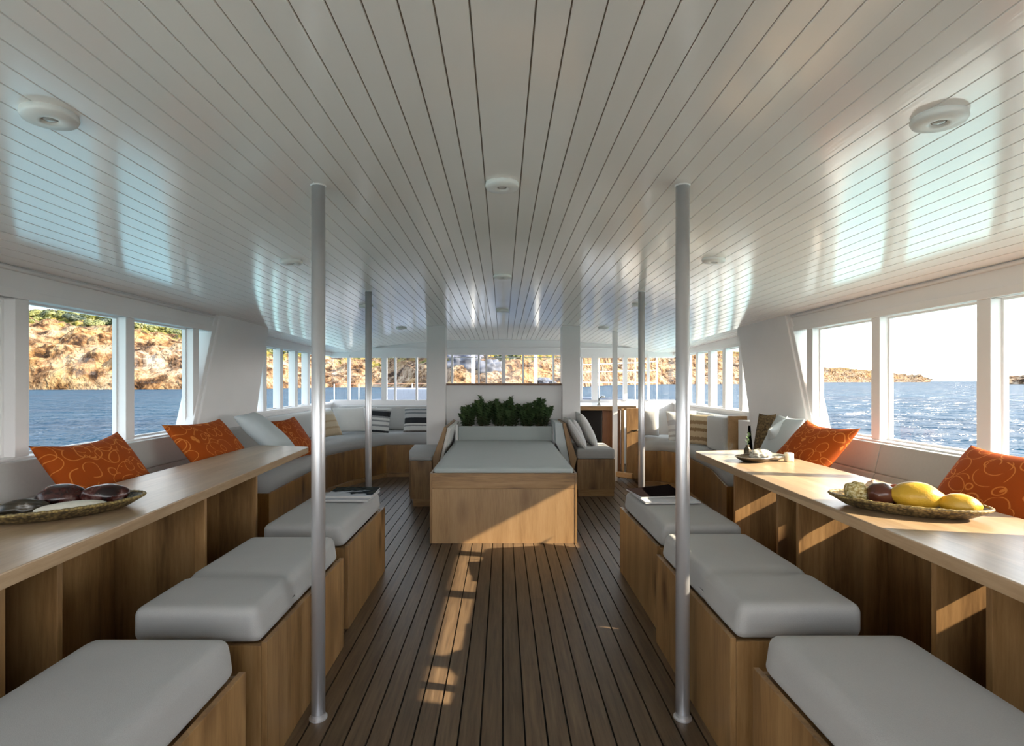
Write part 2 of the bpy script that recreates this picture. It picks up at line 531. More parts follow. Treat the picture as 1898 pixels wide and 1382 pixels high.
M['leopard'] = mottled('dark_brown_weave', [(0.40, (0.045, 0.025, 0.008)), (0.60, (0.17, 0.11, 0.045))], 55, 0.8, 0.9)
M['paper'] = plain('white_paper', (0.46, 0.47, 0.50), rough=0.6, spec=0.2)
M['page'] = plain('page_edges', (0.45, 0.45, 0.43), rough=0.8)
M['cover_dark'] = plain('dark_cover', (0.014, 0.010, 0.010), rough=0.8, spec=0.0)
M['deck_grey'] = plain('weathered_deck', (0.16, 0.14, 0.12), rough=0.7)
M['locker'] = plain('blue_grey_gelcoat', (0.15, 0.18, 0.235), rough=0.5)
M['hull'] = plain('white_hull_paint', (0.78, 0.78, 0.77), rough=0.35)
K = (0.015, 0.017, 0.020)
W_ = (0.58, 0.57, 0.54)
G_ = (0.22, 0.22, 0.22)
M['stripes_bw'] = stripe_mat('black_and_white_bands', [(0.0, W_), (0.10, K), (0.17, W_), (0.30, G_), (0.36, W_), (0.47, G_), (0.52, W_), (0.60, G_), (0.66, K), (0.83, G_), (0.88, W_)], 0.42)
M['stripes_panel'] = stripe_mat('grey_and_black_bands', [(0.0, W_), (0.08, (0.12, 0.10, 0.09)), (0.12, W_), (0.26, G_), (0.30, W_), (0.36, K), (0.56, (0.42, 0.42, 0.42)), (0.70, (0.17, 0.19, 0.20)), (0.76, (0.42, 0.42, 0.42)), (0.83, (0.17, 0.19, 0.2)), (0.9, W_)], 0.42)
M['stripes_grey'] = stripe_mat('grey_striped_cotton', [(0.0, (0.34, 0.31, 0.29)), (0.07, W_), (0.16, (0.36, 0.33, 0.31)), (0.22, W_), (0.32, (0.40, 0.37, 0.36)), (0.40, (0.55, 0.54, 0.52)), (0.52, (0.40, 0.39, 0.40)), (0.68, W_)], 0.42)
M['tan'] = stripe_mat('tan_fringed_weave', [(0.0, (0.36, 0.25, 0.14)), (0.12, (0.50, 0.38, 0.24)), (0.20, (0.26, 0.17, 0.09)), (0.30, (0.50, 0.38, 0.24)), (0.45, (0.24, 0.15, 0.07)), (0.55, (0.50, 0.38, 0.24)), (0.66, (0.28, 0.18, 0.09)), (0.76, (0.52, 0.41, 0.27))], 0.42, wob=0.09)
M['beige'] = stripe_mat('beige_slub_weave', [(0.0, (0.40, 0.31, 0.20)), (0.15, (0.47, 0.37, 0.25)), (0.3, (0.38, 0.28, 0.17)), (0.36, (0.48, 0.39, 0.27)), (0.52, (0.38, 0.28, 0.17)), (0.57, (0.48, 0.39, 0.27)), (0.78, (0.55, 0.50, 0.42))], 0.42, wob=0.05)


def cover_mat():
    """Magazine cover: a dark upper picture with pale patches over a pale lower half."""
    m, nt, p, out = new_mat('picture_cover')
    v = coords(nt, rand=False)
    sx = nd(nt, 'ShaderNodeSeparateXYZ')
    nt.links.new(v, sx.inputs[0])
    n = nd(nt, 'ShaderNodeTexNoise', i_Scale=11.0, i_Detail=2.0)
    nt.links.new(v, n.inputs['Vector'])
    ma = nd(nt, 'ShaderNodeMath', operation='MULTIPLY_ADD')
    nt.links.new(sx.outputs[1], ma.inputs[0])
    ma.inputs[1].default_value = 1.6
    nt.links.new(n.outputs['Fac'], ma.inputs[2])
    nt.links.new(ramp(nt, ma.outputs[0], [(0.34, (0.50, 0.52, 0.56)), (0.44, (0.40, 0.42, 0.46)), (0.50, (0.02, 0.025, 0.035)), (0.66, (0.06, 0.065, 0.06)), (0.80, (0.016, 0.016, 0.016))]), p.inputs['Base Color'])
    p.inputs['Roughness'].default_value = 0.55
    p.inputs['Specular IOR Level'].default_value = 0.0
    return m


M['cover'] = cover_mat()


# ------------------------------------------------------------------ mesh helpers
def box(bm, x0, x1, y0, y1, z0, z1):
    x0, x1 = sorted((x0, x1)); y0, y1 = sorted((y0, y1)); z0, z1 = sorted((z0, z1))
    v = [bm.verts.new(c) for c in ((x0, y0, z0), (x1, y0, z0), (x1, y1, z0), (x0, y1, z0), (x0, y0, z1), (x1, y0, z1), (x1, y1, z1), (x0, y1, z1))]
    for f in ((0, 3, 2, 1), (4, 5, 6, 7), (0, 1, 5, 4), (1, 2, 6, 5), (2, 3, 7, 6), (3, 0, 4, 7)):
        bm.faces.new([v[i] for i in f])


def prism(bm, pts, a, b):
    """A closed prism: outline pts (3-D) swept by vector b-a given as offsets a and b."""
    a, b = Vector(a), Vector(b)
    lo = [bm.verts.new(Vector(q) + a) for q in pts]
    hi = [bm.verts.new(Vector(q) + b) for q in pts]
    bm.faces.new(lo[::-1])
    bm.faces.new(hi)
    n = len(pts)
    for i in range(n):
        bm.faces.new((lo[i], lo[(i + 1) % n], hi[(i + 1) % n], hi[i]))


def flat(bm, pts2, z0, z1):
    prism(bm, [(x, y, 0) for x, y in pts2], (0, 0, z0), (0, 0, z1))


def tube(bm, pts, r, seg=10, caps=True):
    pts = [Vector(q) for q in pts]
    rings = []
    for i, q in enumerate(pts):
        d = (pts[min(i + 1, len(pts) - 1)] - pts[max(i - 1, 0)]).normalized()
        s = d.cross(Vector((0, 0, 1)) if abs(d.z) < 0.9 else Vector((1, 0, 0))).normalized()
        t = d.cross(s)
        rr = r[i] if isinstance(r, (list, tuple)) else r
        rings.append([bm.verts.new(q + (s * math.cos(k * 2 * math.pi / seg) + t * math.sin(k * 2 * math.pi / seg)) * rr) for k in range(seg)])
    for a, b in zip(rings, rings[1:]):
        for k in range(seg):
            bm.faces.new((a[k], a[(k + 1) % seg], b[(k + 1) % seg], b[k]))
    if caps:
        bm.faces.new(rings[0][::-1]); bm.faces.new(rings[-1])


def lathe(bm, prof, c=(0, 0, 0), seg=32, sx=1.0, sy=1.0, rot=0.0):
    rings = []
    for r, z in prof:
        if r < 1e-6:
            rings.append([bm.verts.new((c[0], c[1], c[2] + z))])
        else:
            ring = []
            for k in range(seg):
                a = k * 2 * math.pi / seg
                x, y = r * math.cos(a) * sx, r * math.sin(a) * sy
                ring.append(bm.verts.new((c[0] + x * math.cos(rot) - y * math.sin(rot), c[1] + x * math.sin(rot) + y * math.cos(rot), c[2] + z)))
            rings.append(ring)
    for a, b in zip(rings, rings[1:]):
        for k in range(seg):
            k2 = (k + 1) % seg
            if len(a) == 1 and len(b) == 1:
                continue
            if len(a) == 1:
                bm.faces.new((a[0], b[k2], b[k]))
            elif len(b) == 1:
                bm.faces.new((a[k], a[k2], b[0]))
            else:
                bm.faces.new((a[k], a[k2], b[k2], b[k]))


def puff(bm, x0, x1, y0, y1, z0, z1, r, dome=0.0, n=12, wob=0.0):
    """An upholstered slab: rounded edges, gently domed top."""
    t = bmesh.new()
    bmesh.ops.create_cube(t, size=2.0)
    bmesh.ops.subdivide_edges(t, edges=t.edges[:], cuts=n, use_grid_fill=True)
    c = Vector(((x0 + x1) / 2, (y0 + y1) / 2, (z0 + z1) / 2))
    h = Vector((abs(x1 - x0) / 2, abs(y1 - y0) / 2, abs(z1 - z0) / 2))
    rr = min(r, h.x * 0.99, h.y * 0.99, h.z * 0.99)
    mp = {}
    for v in t.verts:
        u = [math.copysign(1 - (1 - abs(q)) ** 1.7, q) for q in v.co]
        q = Vector([u[i] * h[i] for i in range(3)])
        k = Vector([max(-(h[i] - rr), min(h[i] - rr, q[i])) for i in range(3)])
        d = q - k
        if d.length > 1e-9:
            q = k + d.normalized() * rr
        if q.z > 0:
            q.z += dome * (1 - u[0] ** 2) * (1 - u[1] ** 2)
        if wob:
            q += Vector((noise.noise(q * 6 + c), noise.noise(q * 6 + c * 2 + Vector((9, 0, 0))), noise.noise(q * 5 - c))) * wob
        mp[v] = bm.verts.new(c + q)
    for f in t.faces:
        bm.faces.new([mp[v] for v in f.verts])
    t.free()


def obj(name, bm, mat, parent=None, loc=None, smooth=False, bevel=0.0, mats=None):
    """Links a bmesh built in world coordinates as one mesh object whose origin is its own or its parent's base."""
    bmesh.ops.recalc_face_normals(bm, faces=bm.faces[:])
    if bevel:
        es = [e for e in bm.edges if len(e.link_faces) == 2 and e.calc_face_angle(0) > 0.6]
        bmesh.ops.bevel(bm, geom=es, offset=bevel, segments=2, affect='EDGES', profile=0.6)
    off = Vector((0, 0, 0))
    if parent is not None:
        q = parent
        while q is not None:
            off += q.location
            q = q.parent
    elif loc is not None:
        off = Vector(loc)
    elif bm.verts:
        xs = [v.co.x for v in bm.verts]; ys = [v.co.y for v in bm.verts]; zs = [v.co.z for v in bm.verts]
        off = Vector(((min(xs) + max(xs)) / 2, (min(ys) + max(ys)) / 2, min(zs)))
    bmesh.ops.translate(bm, verts=bm.verts[:], vec=-off)
    me = bpy.data.meshes.new(name)
    bm.to_mesh(me)
    bm.free()
    for mm in (mats or [mat]):
        me.materials.append(mm)
    if smooth:
        for p in me.polygons:
            p.use_smooth = True
    o = bpy.data.objects.new(name, me)
    COL.objects.link(o)
    if parent is not None:
        o.parent = parent
    else:
        o.location = off
    return o


def tag(o, label, cat, group=None):
    o['label'] = label
    o['category'] = cat
    if group:
        o['group'] = group
    return o


def thing(name, label, cat, loc, group=None):
    o = bpy.data.objects.new(name, None)
    o.empty_display_size = 0.1
    COL.objects.link(o)
    o.location = loc
    return tag(o, label, cat, group)


def struct(name, bm, mat, parent=None, **kw):
    o = obj(name, bm, mat, parent, **kw)
    o['kind'] = 'structure'
    return o


def B(*boxes):
    bm = bmesh.new()
    for b in boxes:
        box(bm, *b)
    return bm


def copy_thing(src, delta, label, group=None):
    """A copy of a thing with a copy of each of its parts and sub-parts."""
    r = src.copy()
    COL.objects.link(r)
    r.location = src.location + Vector(delta)
    r['label'] = label
    if group:
        r['group'] = group
    for ch in list(src.children):
        c = ch.copy(); COL.objects.link(c); c.parent = r
        for g in list(ch.children):
            d = g.copy(); COL.objects.link(d); d.parent = c
    return r


# ------------------------------------------------------------------ the cabin shell
PW = 0.0817
bm = bmesh.new()
box(bm, -2.45, 2.45, -3.2, 8.6, -0.05, -0.009)
for f in bm.faces:
    f.material_index = 1
for k in range(-30, 30):
    n0 = len(bm.faces)
    box(bm, k * PW + 0.0035, (k + 1) * PW - 0.0035, -3.2, 8.6, -0.009, 0.0)
struct('floor', bm, None, loc=(0, 0, 0), mats=[M['floor'], M['black']])

# boarded, cambered ceiling: each board's two arrises fall into an open groove
bm = bmesh.new()
edges_x = [0.068 + 0.0725 * k for k in range(0, 44)]
xs = []
for e in [-q for q in reversed(edges_x)] + edges_x:
    xs += [(e - 0.0026, 0.0), (e - 0.0014, 0.0040), (e + 0.0014, 0.0040), (e + 0.0026, 0.0)]
ys = [-1.6 + 0.4 * k for k in range(27)]
rows = []
for y in ys:
    rows.append([bm.verts.new((x, y, zc(x, y) + dz)) for x, dz in xs])
for a, b in zip(rows, rows[1:]):
    for k in range(len(xs) - 1):
        f = bm.faces.new((a[k], a[k + 1], b[k + 1], b[k]))
        f.material_index = 1 if k % 4 == 1 else 0
M['groove'] = plain('groove_shade', (0.26, 0.22, 0.18), rough=0.8)  # dark groove bottoms: shade of the open grooves deepened by colour
struct('ceiling', bm, None, loc=(0, 0, 0), mats=[M['ceiling'], M['groove']])
# the roof over it
bm = bmesh.new()
prism(bm, [(-3.17, 0, 1.90), (-2.4, 0, 1.905), (-1.2, 0, 2.05), (0, 0, 2.10), (1.2, 0, 2.05), (2.4, 0, 1.905), (3.17, 0, 1.90), (3.17, 0, 1.98), (0, 0, 2.22), (-3.17, 0, 1.98)], (0, -1.7, 0), (0, 9.0, 0))
struct('roof', bm, M['hull'], loc=(0, 0, 2))
for s, nm in ((-1, 'left'), (1, 'right')):
    bm = B((s * 3.11, s * 3.17, -1.7, 9.0, 1.853, 1.98))
    struct('trim_roof_edge', bm, M['hull'])

SILL_A, HEAD_A = 0.925, 1.708
for s, nm in ((-1, 'left'), (1, 'right')):
    X0, X1 = s * 2.4, s * 2.52
    # aft part: low wall, header with two raised fillets
    bm = B((X0, X1, -3.2, 5.5, 0, SILL_A - 0.02))
    hd = [(X0, -3.2, HEAD_A), (X0, 5.52, HEAD_A), (X0, 5.52, zc(2.4, 5.5) + 0.03), (X0, -3.2, zc(2.4, 0) + 0.03)]
    prism(bm, hd, (0, 0, 0), (s * 0.10, 0, 0))
    w = struct('wall_' + nm, bm, M['white'])
    bm = B((X0 - s * 0.012, X0 + s * 0.02, -3.2, 4.56, HEAD_A, HEAD_A + 0.045))
    struct('window_head_trim', bm, M['fascia'], w, bevel=0.003)
    bm = bmesh.new()
    tube(bm, [(X0 - s * 0.004, -3.2, zc(2.4, 0) - 0.008), (X0 - s * 0.004, 2, zc(2.4, 2) - 0.008), (X0 - s * 0.004, 5.45, zc(2.4, 5.45) - 0.008)], 0.012, 8)
    struct('ceiling_fillet', bm, M['fascia'], w, smooth=True)
    struct('window_sill', B((X0 - s * 0.03, X1 + s * 0.02, -3.2, 4.3, SILL_A - 0.02, SILL_A)), M['fascia'], w, bevel=0.004)
    # raked panel between the aft and the forward windows
    bm = bmesh.new()
    pts = [(0, 4.10, 0.55), (0, 5.10, 0.55), (0, 5.19, 0.95), (0, 5.47, 1.90), (0, 4.55, 1.90), (0, 4.19, 0.95)]
    prism(bm, pts, (s * 2.37, 0, 0), (s * 2.50, 0, 0))
    struct('trim_raked_panel_' + nm, bm, M['white'], bevel=0.012)
    bm = bmesh.new()
    prism(bm, [(0, 4.14, 0.93), (0, 4.19, 0.93), (0, 4.535, 1.86), (0, 4.485, 1.86)], (s * 2.385, 0, 0), (s * 2.52, 0, 0))
    struct('trim_raked_jamb_' + nm, bm, M['fascia'], bevel=0.006)

    # window posts and panes of the aft part
    posts = [-2.02, -1.23, -0.44, 0.34, 1.12, 1.90, 2.69, 3.47, 4.215]
    for k, y in enumerate(posts):
        struct('window_post_' + nm, B((X0 - s * 0.004, X0 + s * 0.085, y - 0.04, y + 0.04, SILL_A, HEAD_A)), M['fascia'], bevel=0.004)
    # glazing bays
    wn = 0
    for a, b in zip(posts, posts[1:]):
        wn += 1
        fr = B((X0 + s * 0.05, X0 + s * 0.075, a + 0.04, a + 0.052, SILL_A, HEAD_A), (X0 + s * 0.05, X0 + s * 0.075, b - 0.052, b - 0.04, SILL_A, HEAD_A),
               (X0 + s * 0.05, X0 + s * 0.075, a + 0.052, b - 0.052, HEAD_A - 0.012, HEAD_A), (X0 + s * 0.05, X0 + s * 0.075, a + 0.052, b - 0.052, SILL_A, SILL_A + 0.012))
        wo = struct('window_%d' % (wn + (0 if s < 0 else 20)), fr, M['fascia'])
        if s > 0 and b < 1.2:
            struct('sliding_shutter', B((X0 + s * 0.058, X0 + s * 0.068, a + 0.052, b - 0.052, SILL_A + 0.012, HEAD_A - 0.012)), M['white'], wo)
        elif s > 0 and b < 1.95:
            struct('sliding_shutter', B((X0 + s * 0.062, X0 + s * 0.070, a + 0.052, 1.58, SILL_A + 0.012, HEAD_A - 0.012)), M['white'], wo)
            struct('window_pane', B((X0 + s * 0.054, X0 + s * 0.057, a + 0.052, b - 0.052, SILL_A + 0.012, HEAD_A - 0.012)), M['pane'], wo)
        elif not (s < 0 and b < 2.8 and b > 2.6):
            struct('window_pane', B((X0 + s * 0.061, X0 + s * 0.064, a + 0.052, b - 0.052, SILL_A + 0.012, HEAD_A - 0.012)), M['pane'], wo)
        else:
            struct('sliding_shutter', B((X0 + s * 0.058, X0 + s * 0.068, a + 0.052, b - 0.052, SILL_A + 0.012, HEAD_A - 0.012)), M['white'], wo)

    # forward part, set further out
    XF0, XF1 = s * 2.70, s * 2.80
    SF, HF = 0.965, 1.695
    bm = B((XF0, XF1, 5.3, 8.62, 0, SF - 0.03))
    prism(bm, [(XF0, 5.3, HF), (XF0, 8.62, HF), (XF0, 8.62, zc(2.4, 8.5) + 0.03), (XF0, 5.3, zc(2.4, 5.3) + 0.03)], (0, 0, 0), (s * 0.1, 0, 0))
    box(bm, s * 2.40, s * 2.72, 5.15, 5.28, 0, SF - 0.1)   # step out behind the raked panel
    wf = struct('wall_forward_' + nm, bm, M['white'])
    struct('window_sill', B((XF0 - s * 0.03, XF1 + s * 0.02, 5.3, 8.5, SF - 0.03, SF)), M['fascia'], wf, bevel=0.004)
    struct('window_head_trim', B((XF0 - s * 0.012, XF0 + s * 0.02, 5.3, 8.5, HF, HF + 0.04)), M['fascia'], wf, bevel=0.003)
    bm = bmesh.new()
    prism(bm, [(0, 5.15, 0.80), (0, 5.84, 0.80), (0, 6.10, HF + 0.02), (0, 5.40, HF + 0.02)], (XF0 - s * 0.002, 0, 0), (XF0 + s * 0.09, 0, 0))
    prism(bm, [(0, 5.10, 0.80), (0, 5.16, 0.80), (0, 5.46, 1.88), (0, 5.40, 1.88)], (s * 2.49, 0, 0), (XF0, 0, 0))
    struct('raked_end_panel', bm, M['white'], wf)
    fp = [6.12, 6.58, 7.05, 7.50, 7.98]
    for y in fp:
        struct('forward_window_post_' + nm, B((XF0 - s * 0.004, XF0 + s * 0.085, y - 0.045, y + 0.045, SF, HF)), M['fascia'], bevel=0.004)
    for k, (a, b) in enumerate(zip(fp, fp[1:])):
        wn += 1
        wo = struct('window_%d' % (wn + (0 if s < 0 else 20)), B((XF0 + s * 0.05, XF0 + s * 0.075, a + 0.045, b - 0.045, HF - 0.012, HF), (XF0 + s * 0.05, XF0 + s * 0.075, a + 0.045, b - 0.045, SF, SF + 0.012)), M['fascia'])
        struct('window_pane', B((XF0 + s * 0.061, XF0 + s * 0.064, a + 0.045, b - 0.045, SF + 0.012, HF - 0.012)), M['pane'], wo)

# front wall with its windows (either side of the bulkhead) and the windscreen
YF = 8.5
WT, WB = 1.716, 0.995
bm = bmesh.new()
N = 24
top, bot = [], []
for k in range(N + 1):
    x = -2.72 + 5.44 * k / N
    top.append((x, zc(x, YF) + 0.02)); bot.append((x, WT - (0.04 if abs(x) > 1.05 else 0.0)))
for k in range(N):
    prism(bm, [(bot[k][0], 0, bot[k][1]), (bot[k + 1][0], 0, bot[k + 1][1]), (top[k + 1][0], 0, top[k + 1][1]), (top[k][0], 0, top[k][1])], (0, YF, 0), (0, YF + 0.1, 0))
box(bm, -2.72, -0.9, YF, YF + 0.1, 0, WB)
box(bm, 0.9, 2.72, YF, YF + 0.1, 0, WB)
box(bm, -0.9, 0.9, YF, YF + 0.1, 0, 1.18)
struct('wall_front', bm, M['white'])
struct('trim_front_cove', B((-2.68, 2.68, YF - 0.03, YF, 1.80, 1.83)), M['fascia'], bevel=0.01)
fx = [-2.74, -2.43, -1.87, -1.70, -1.36, -0.80, -0.38, -0.26, 0.012, 0.32, 0.80, 1.24, 1.45, 1.93, 2.30, 2.74]
for k, x in enumerate(fx[1:-1]):
    wd = {0: 0.018, 1: 0.04, 7: 0.03, 11: 0.045, 12: 0.03}.get(k, 0.014)
    struct('front_window_post', B((x - wd, x + wd, YF - 0.01, YF + 0.07, WB if abs(x) > 0.9 else 1.18, WT)), M['fascia'], bevel=0.003)
for k, (a, b) in enumerate(zip(fx, fx[1:])):
    zb = WB if abs((a + b) / 2) > 0.9 else 1.18
    wo = struct('window_%d' % (50 + k), B((a + 0.03, b - 0.03, YF + 0.02, YF + 0.05, zb, zb + 0.012), (a + 0.03, b - 0.03, YF + 0.02, YF + 0.05, WT - 0.05, WT - 0.04)), M['fascia'])
    struct('window_pane', B((a + 0.03, b - 0.03, YF + 0.033, YF + 0.037, zb + 0.012, WT - 0.04)), M['pane'], wo)

# bulkhead behind the daybed, its capping rail and the two square columns
bk = struct('wall_bulkhead', B((-0.74, 0.76, 6.86, 6.93, 0, 1.245)), M['white'])
struct('trim_bulkhead_rail', B((-0.745, 0.765, 6.82, 6.96, 1.245, 1.272)), M['brown'], bevel=0.004)
struct('column', B((-0.95, -0.715, 6.72, 6.95, 0, zc(0.9, 6.8) + 0.01)), M['white'], bevel=0.006)
struct('column', B((0.742, 0.965, 6.72, 6.95, 0, zc(0.9, 6.8) + 0.01)), M['white'], bevel=0.006)

# hull, decks
bm = bmesh.new()
hp = [(-3.15, -5.0), (3.15, -5.0), (3.15, 9.5), (2.6, 11.2), (1.6, 12.7), (0.0, 13.8), (-1.6, 12.7), (-2.6, 11.2), (-3.15, 9.5)]
flat(bm, hp, -1.6, -0.055)
struct('hull_deck', bm, M['deck_grey'], loc=(0, 0, -1))
bm = bmesh.new()
for a, b in zip(hp[2:], hp[3:]):
    a3, b3 = Vector((*a, 0)), Vector((*b, 0))
    d = (b3 - a3).normalized(); nrm = Vector((-d.y, d.x, 0)) * 0.08
    prism(bm, [a3, b3, b3 + nrm, a3 + nrm], (0, 0, -0.055), (0, 0, 0.93))
struct('trim_bow_bulwark', bm, M['locker'])

# ------------------------------------------------------------------ posts and lamps
def pole(x, y, label):
    zt = zc(x, y) + 0.004
    t = thing('steel_pole', label, 'pole', (x, y, 0), 'steel poles between deck and ceiling')
    bm = bmesh.new(); lathe(bm, [(0.0, 0.0), (0.026, 0.0), (0.026, zt), (0.0, zt)], (x, y, 0), 32)
    obj('shaft', bm, M['steel'], t, smooth=True)
    bm = bmesh.new(); lathe(bm, [(0.0, 0.0), (0.034, 0.0), (0.034, 0.006), (0.0265, 0.010), (0.0265, 0.02), (0.0, 0.02)], (x, y, 0), 32)
    obj('foot_flange', bm, M['steel'], t)
    bm = bmesh.new(); lathe(bm, [(0.0, zt - 0.008), (0.0265, zt - 0.008), (0.030, zt - 0.004), (0.031, zt), (0.0, zt)], (x, y, 0), 32)
    obj('head_flange', bm, M['fascia'], t)
    m = [o for o in t.children if o.name.startswith('shaft')][0].data
    for p in m.polygons:
        if abs(p.normal.z) > 0.9:
            p.use_smooth = False


pole(-0.7125, 2.083, 'satin steel pole in the foreground beside the left benches')
pole(0.694, 2.083, 'satin steel pole in the foreground beside the right benches')
pole(-1.083, 4.35, 'thinner looking steel pole behind the magazines on the left bench')
pole(1.118, 4.35, 'thinner looking steel pole behind the open magazine on the right bench')


def lamp(x, y, label):
    z = zc(x, y)
    sl = -math.atan(0.04 * x + 0.0102 * x ** 3)
    t = thing('ceiling_light', label, 'ceiling light', (x, y, z), 'round white ceiling lights')
    t.rotation_euler = (0, -sl, 0)
    bm = bmesh.new()
    lathe(bm, [(0.0, 0.006), (0.060, 0.006), (0.064, 0.0), (0.066, -0.010), (0.062, -0.0185), (0.030, -0.021), (0.022, -0.0205), (0.0195, -0.015), (0.0, -0.015)], (0, 0, 0), 36)
    ho = obj('housing', bm, M['lamp'], None, loc=(0, 0, 0), smooth=True); ho.parent = t
    bm = bmesh.new()
    lathe(bm, [(0.0, -0.0195), (0.012, -0.0185), (0.0185, -0.0150), (0.0, -0.0149)], (0, 0, 0), 24)
    me = obj('lens', bm, M['lens'], None, loc=(0, 0, 0), smooth=True); me.parent = ho


side = ['nearest the camera, above the front of the %s table', 'above the far part of the %s table', 'in front of the %s square column', 'small in the distance over the %s corner seat']
ordn = ['first', 'second', 'third', 'fourth']
for k, (yl, yr) in enumerate(((1.47, 1.49), (3.24, 3.20), (5.0, 4.95), (6.75, 6.7))):
    lamp(-1.235 if k == 0 else -1.27, yl, 'round white ceiling light, %s in the left row, %s' % (ordn[k], ['nearest the camera', 'beside the near steel pole', 'over the far steel pole', 'over the corner seat'][k]))
    lamp(1.205 if k == 0 else 1.25, yr, 'round white ceiling light, %s in the right row, %s' % (ordn[k], ['nearest the camera', 'beside the near steel pole', 'over the far steel pole', 'over the hatch'][k]))
for k, y in enumerate((2.09, 3.86, 5.55)):
    lamp(-0.003, y, 'round white ceiling light on the centre board, %s from the camera' % ['first', 'second', 'third'][k])

# ------------------------------------------------------------------ benches
def bench(s, y0, y1, label, seam=None, xi=0.79, lift=0.0):
    xo = xi + 0.45
    t = thing('wooden_bench', label, 'bench', (s * (xi + xo) / 2, (y0 + y1) / 2, 0), 'padded box benches along the aisle')
    c = t.location
    bm = B((s * (xi + 0.020), s * xo, y0 + 0.018, y1 - 0.018, 0.0, 0.422))
    obj('base', bm, M['oak'], t, bevel=0.002)
    obj('side_panel', B((s * xi, s * (xi + 0.0195), y0, y1, 0.0, 0.436)), M['oak'], t, bevel=0.002)
    obj('end_panel', B((s * (xi + 0.020), s * xo, y0, y0 + 0.0175, 0.0, 0.424)), M['oak'], t, bevel=0.002)
    obj('end_panel', B((s * (xi + 0.020), s * xo, y1 - 0.0175, y1, 0.0, 0.424)), M['oak'], t, bevel=0.002)
    for a, b in [(y0, y1)]:
        bm = bmesh.new()
        puff(bm, s * (xi + 0.021), s * (xo + 0.005), a + 0.004, b - 0.003, 0.4245, 0.545 + lift, 0.033, 0.004, 14 if seam is None else 30)
        for v in bm.verts:
            if seam is not None and v.co.z > 0.47:
                v.co.z -= 0.012 * math.exp(-((v.co.y - seam) / 0.022) ** 2)
            if seam is not None and abs(v.co.x) < xi + 0.10:
                v.co.x += s * 0.004 * math.exp(-((v.co.y - seam) / 0.022) ** 2)
            ax = abs(v.co.x)
            k = max(0.0, 1 - (ax - xi) / 0.16)
            v.co.x += s * 0.022 * k * max(0.0, (v.co.z - 0.4245) / 0.12)
        obj('seat_cushion', bm, M['cushion'], t, smooth=True)
    return t


bench(-1, 0.72, 1.605, 'padded oak bench at the bottom left corner, nearest the camera', xi=0.765)
bench(-1, 1.785, 2.642, 'padded oak bench left of the aisle behind the near steel pole', seam=2.10, xi=0.78)
bench(-1, 2.83, 3.71, 'padded oak bench left of the aisle carrying two magazines', xi=0.81)
bench(1, 0.74, 1.63, 'padded oak bench at the bottom right corner, nearest the camera', xi=0.755)
bench(1, 1.814, 2.695, 'padded oak bench right of the aisle behind the near steel pole', seam=2.15, xi=0.765)
bench(1, 2.826, 3.71, 'padded oak bench right of the aisle carrying a dark covered magazine', xi=0.805)

# ------------------------------------------------------------------ the two long tables
def table(s, label, ends, boards):
    """ends: near front x,y ; far front x,y ; far back x,y ; near back x,y (as magnitudes)"""
    (ax, ay), (bx, by), (cx, cy), (dx, dy) = ends
    t = thing('bar_table', label, 'table', (s * 1.65, 2.4, 0))
    bm = bmesh.new()
    rc = []
    P = [Vector((s * ax, ay)), Vector((s * bx, by)), Vector((s * cx, cy)), Vector((s * dx, dy))]
    # rounded far front corner
    a, b, c = P[0], P[1], P[2]
    u1 = (a - b).normalized(); u2 = (c - b).normalized(); rr = 0.06
    for k in range(7):
        w = k / 6
        q = b + u1 * rr * (1 - w) ** 2 + u2 * rr * w ** 2
        rc.append((q.x, q.y))
    flat(bm, [tuple(P[0])] + rc + [tuple(P[2]), tuple(P[3])], 0.756, 0.80)
    obj('tabletop', bm, M['table'], t, bevel=0.004)
    for y, xin, xout in boards:
        obj('support_board', B((s * xin, s * xout, y - 0.011, y + 0.011, 0.0, 0.7555)), M['oak'], t, bevel=0.0015)
        
    return t


table(-1, 'long pale oak table on the left, carrying the tray of dark stones', ((1.23, 0.25), (1.475, 4.13), (1.93, 4.22), (1.88, 0.25)),
      [(0.62, 1.44, 1.893), (0.83, 1.44, 1.893), (1.567, 1.455, 1.893), (1.773, 1.455, 1.893), (2.643, 1.455, 1.893), (3.19, 1.455, 1.893)])
table(1, 'long pale oak table on the right, carrying the tray of lemons', ((1.235, 0.25), (1.365, 3.86), (1.90, 3.95), (1.88, 0.25)),
      [(0.62, 1.44, 1.893), (0.83, 1.44, 1.893), (1.614, 1.455, 1.893), (1.822, 1.455, 1.893), (2.666, 1.455, 1.893), (2.862, 1.455, 1.893), (3.31, 1.42, 1.893)])

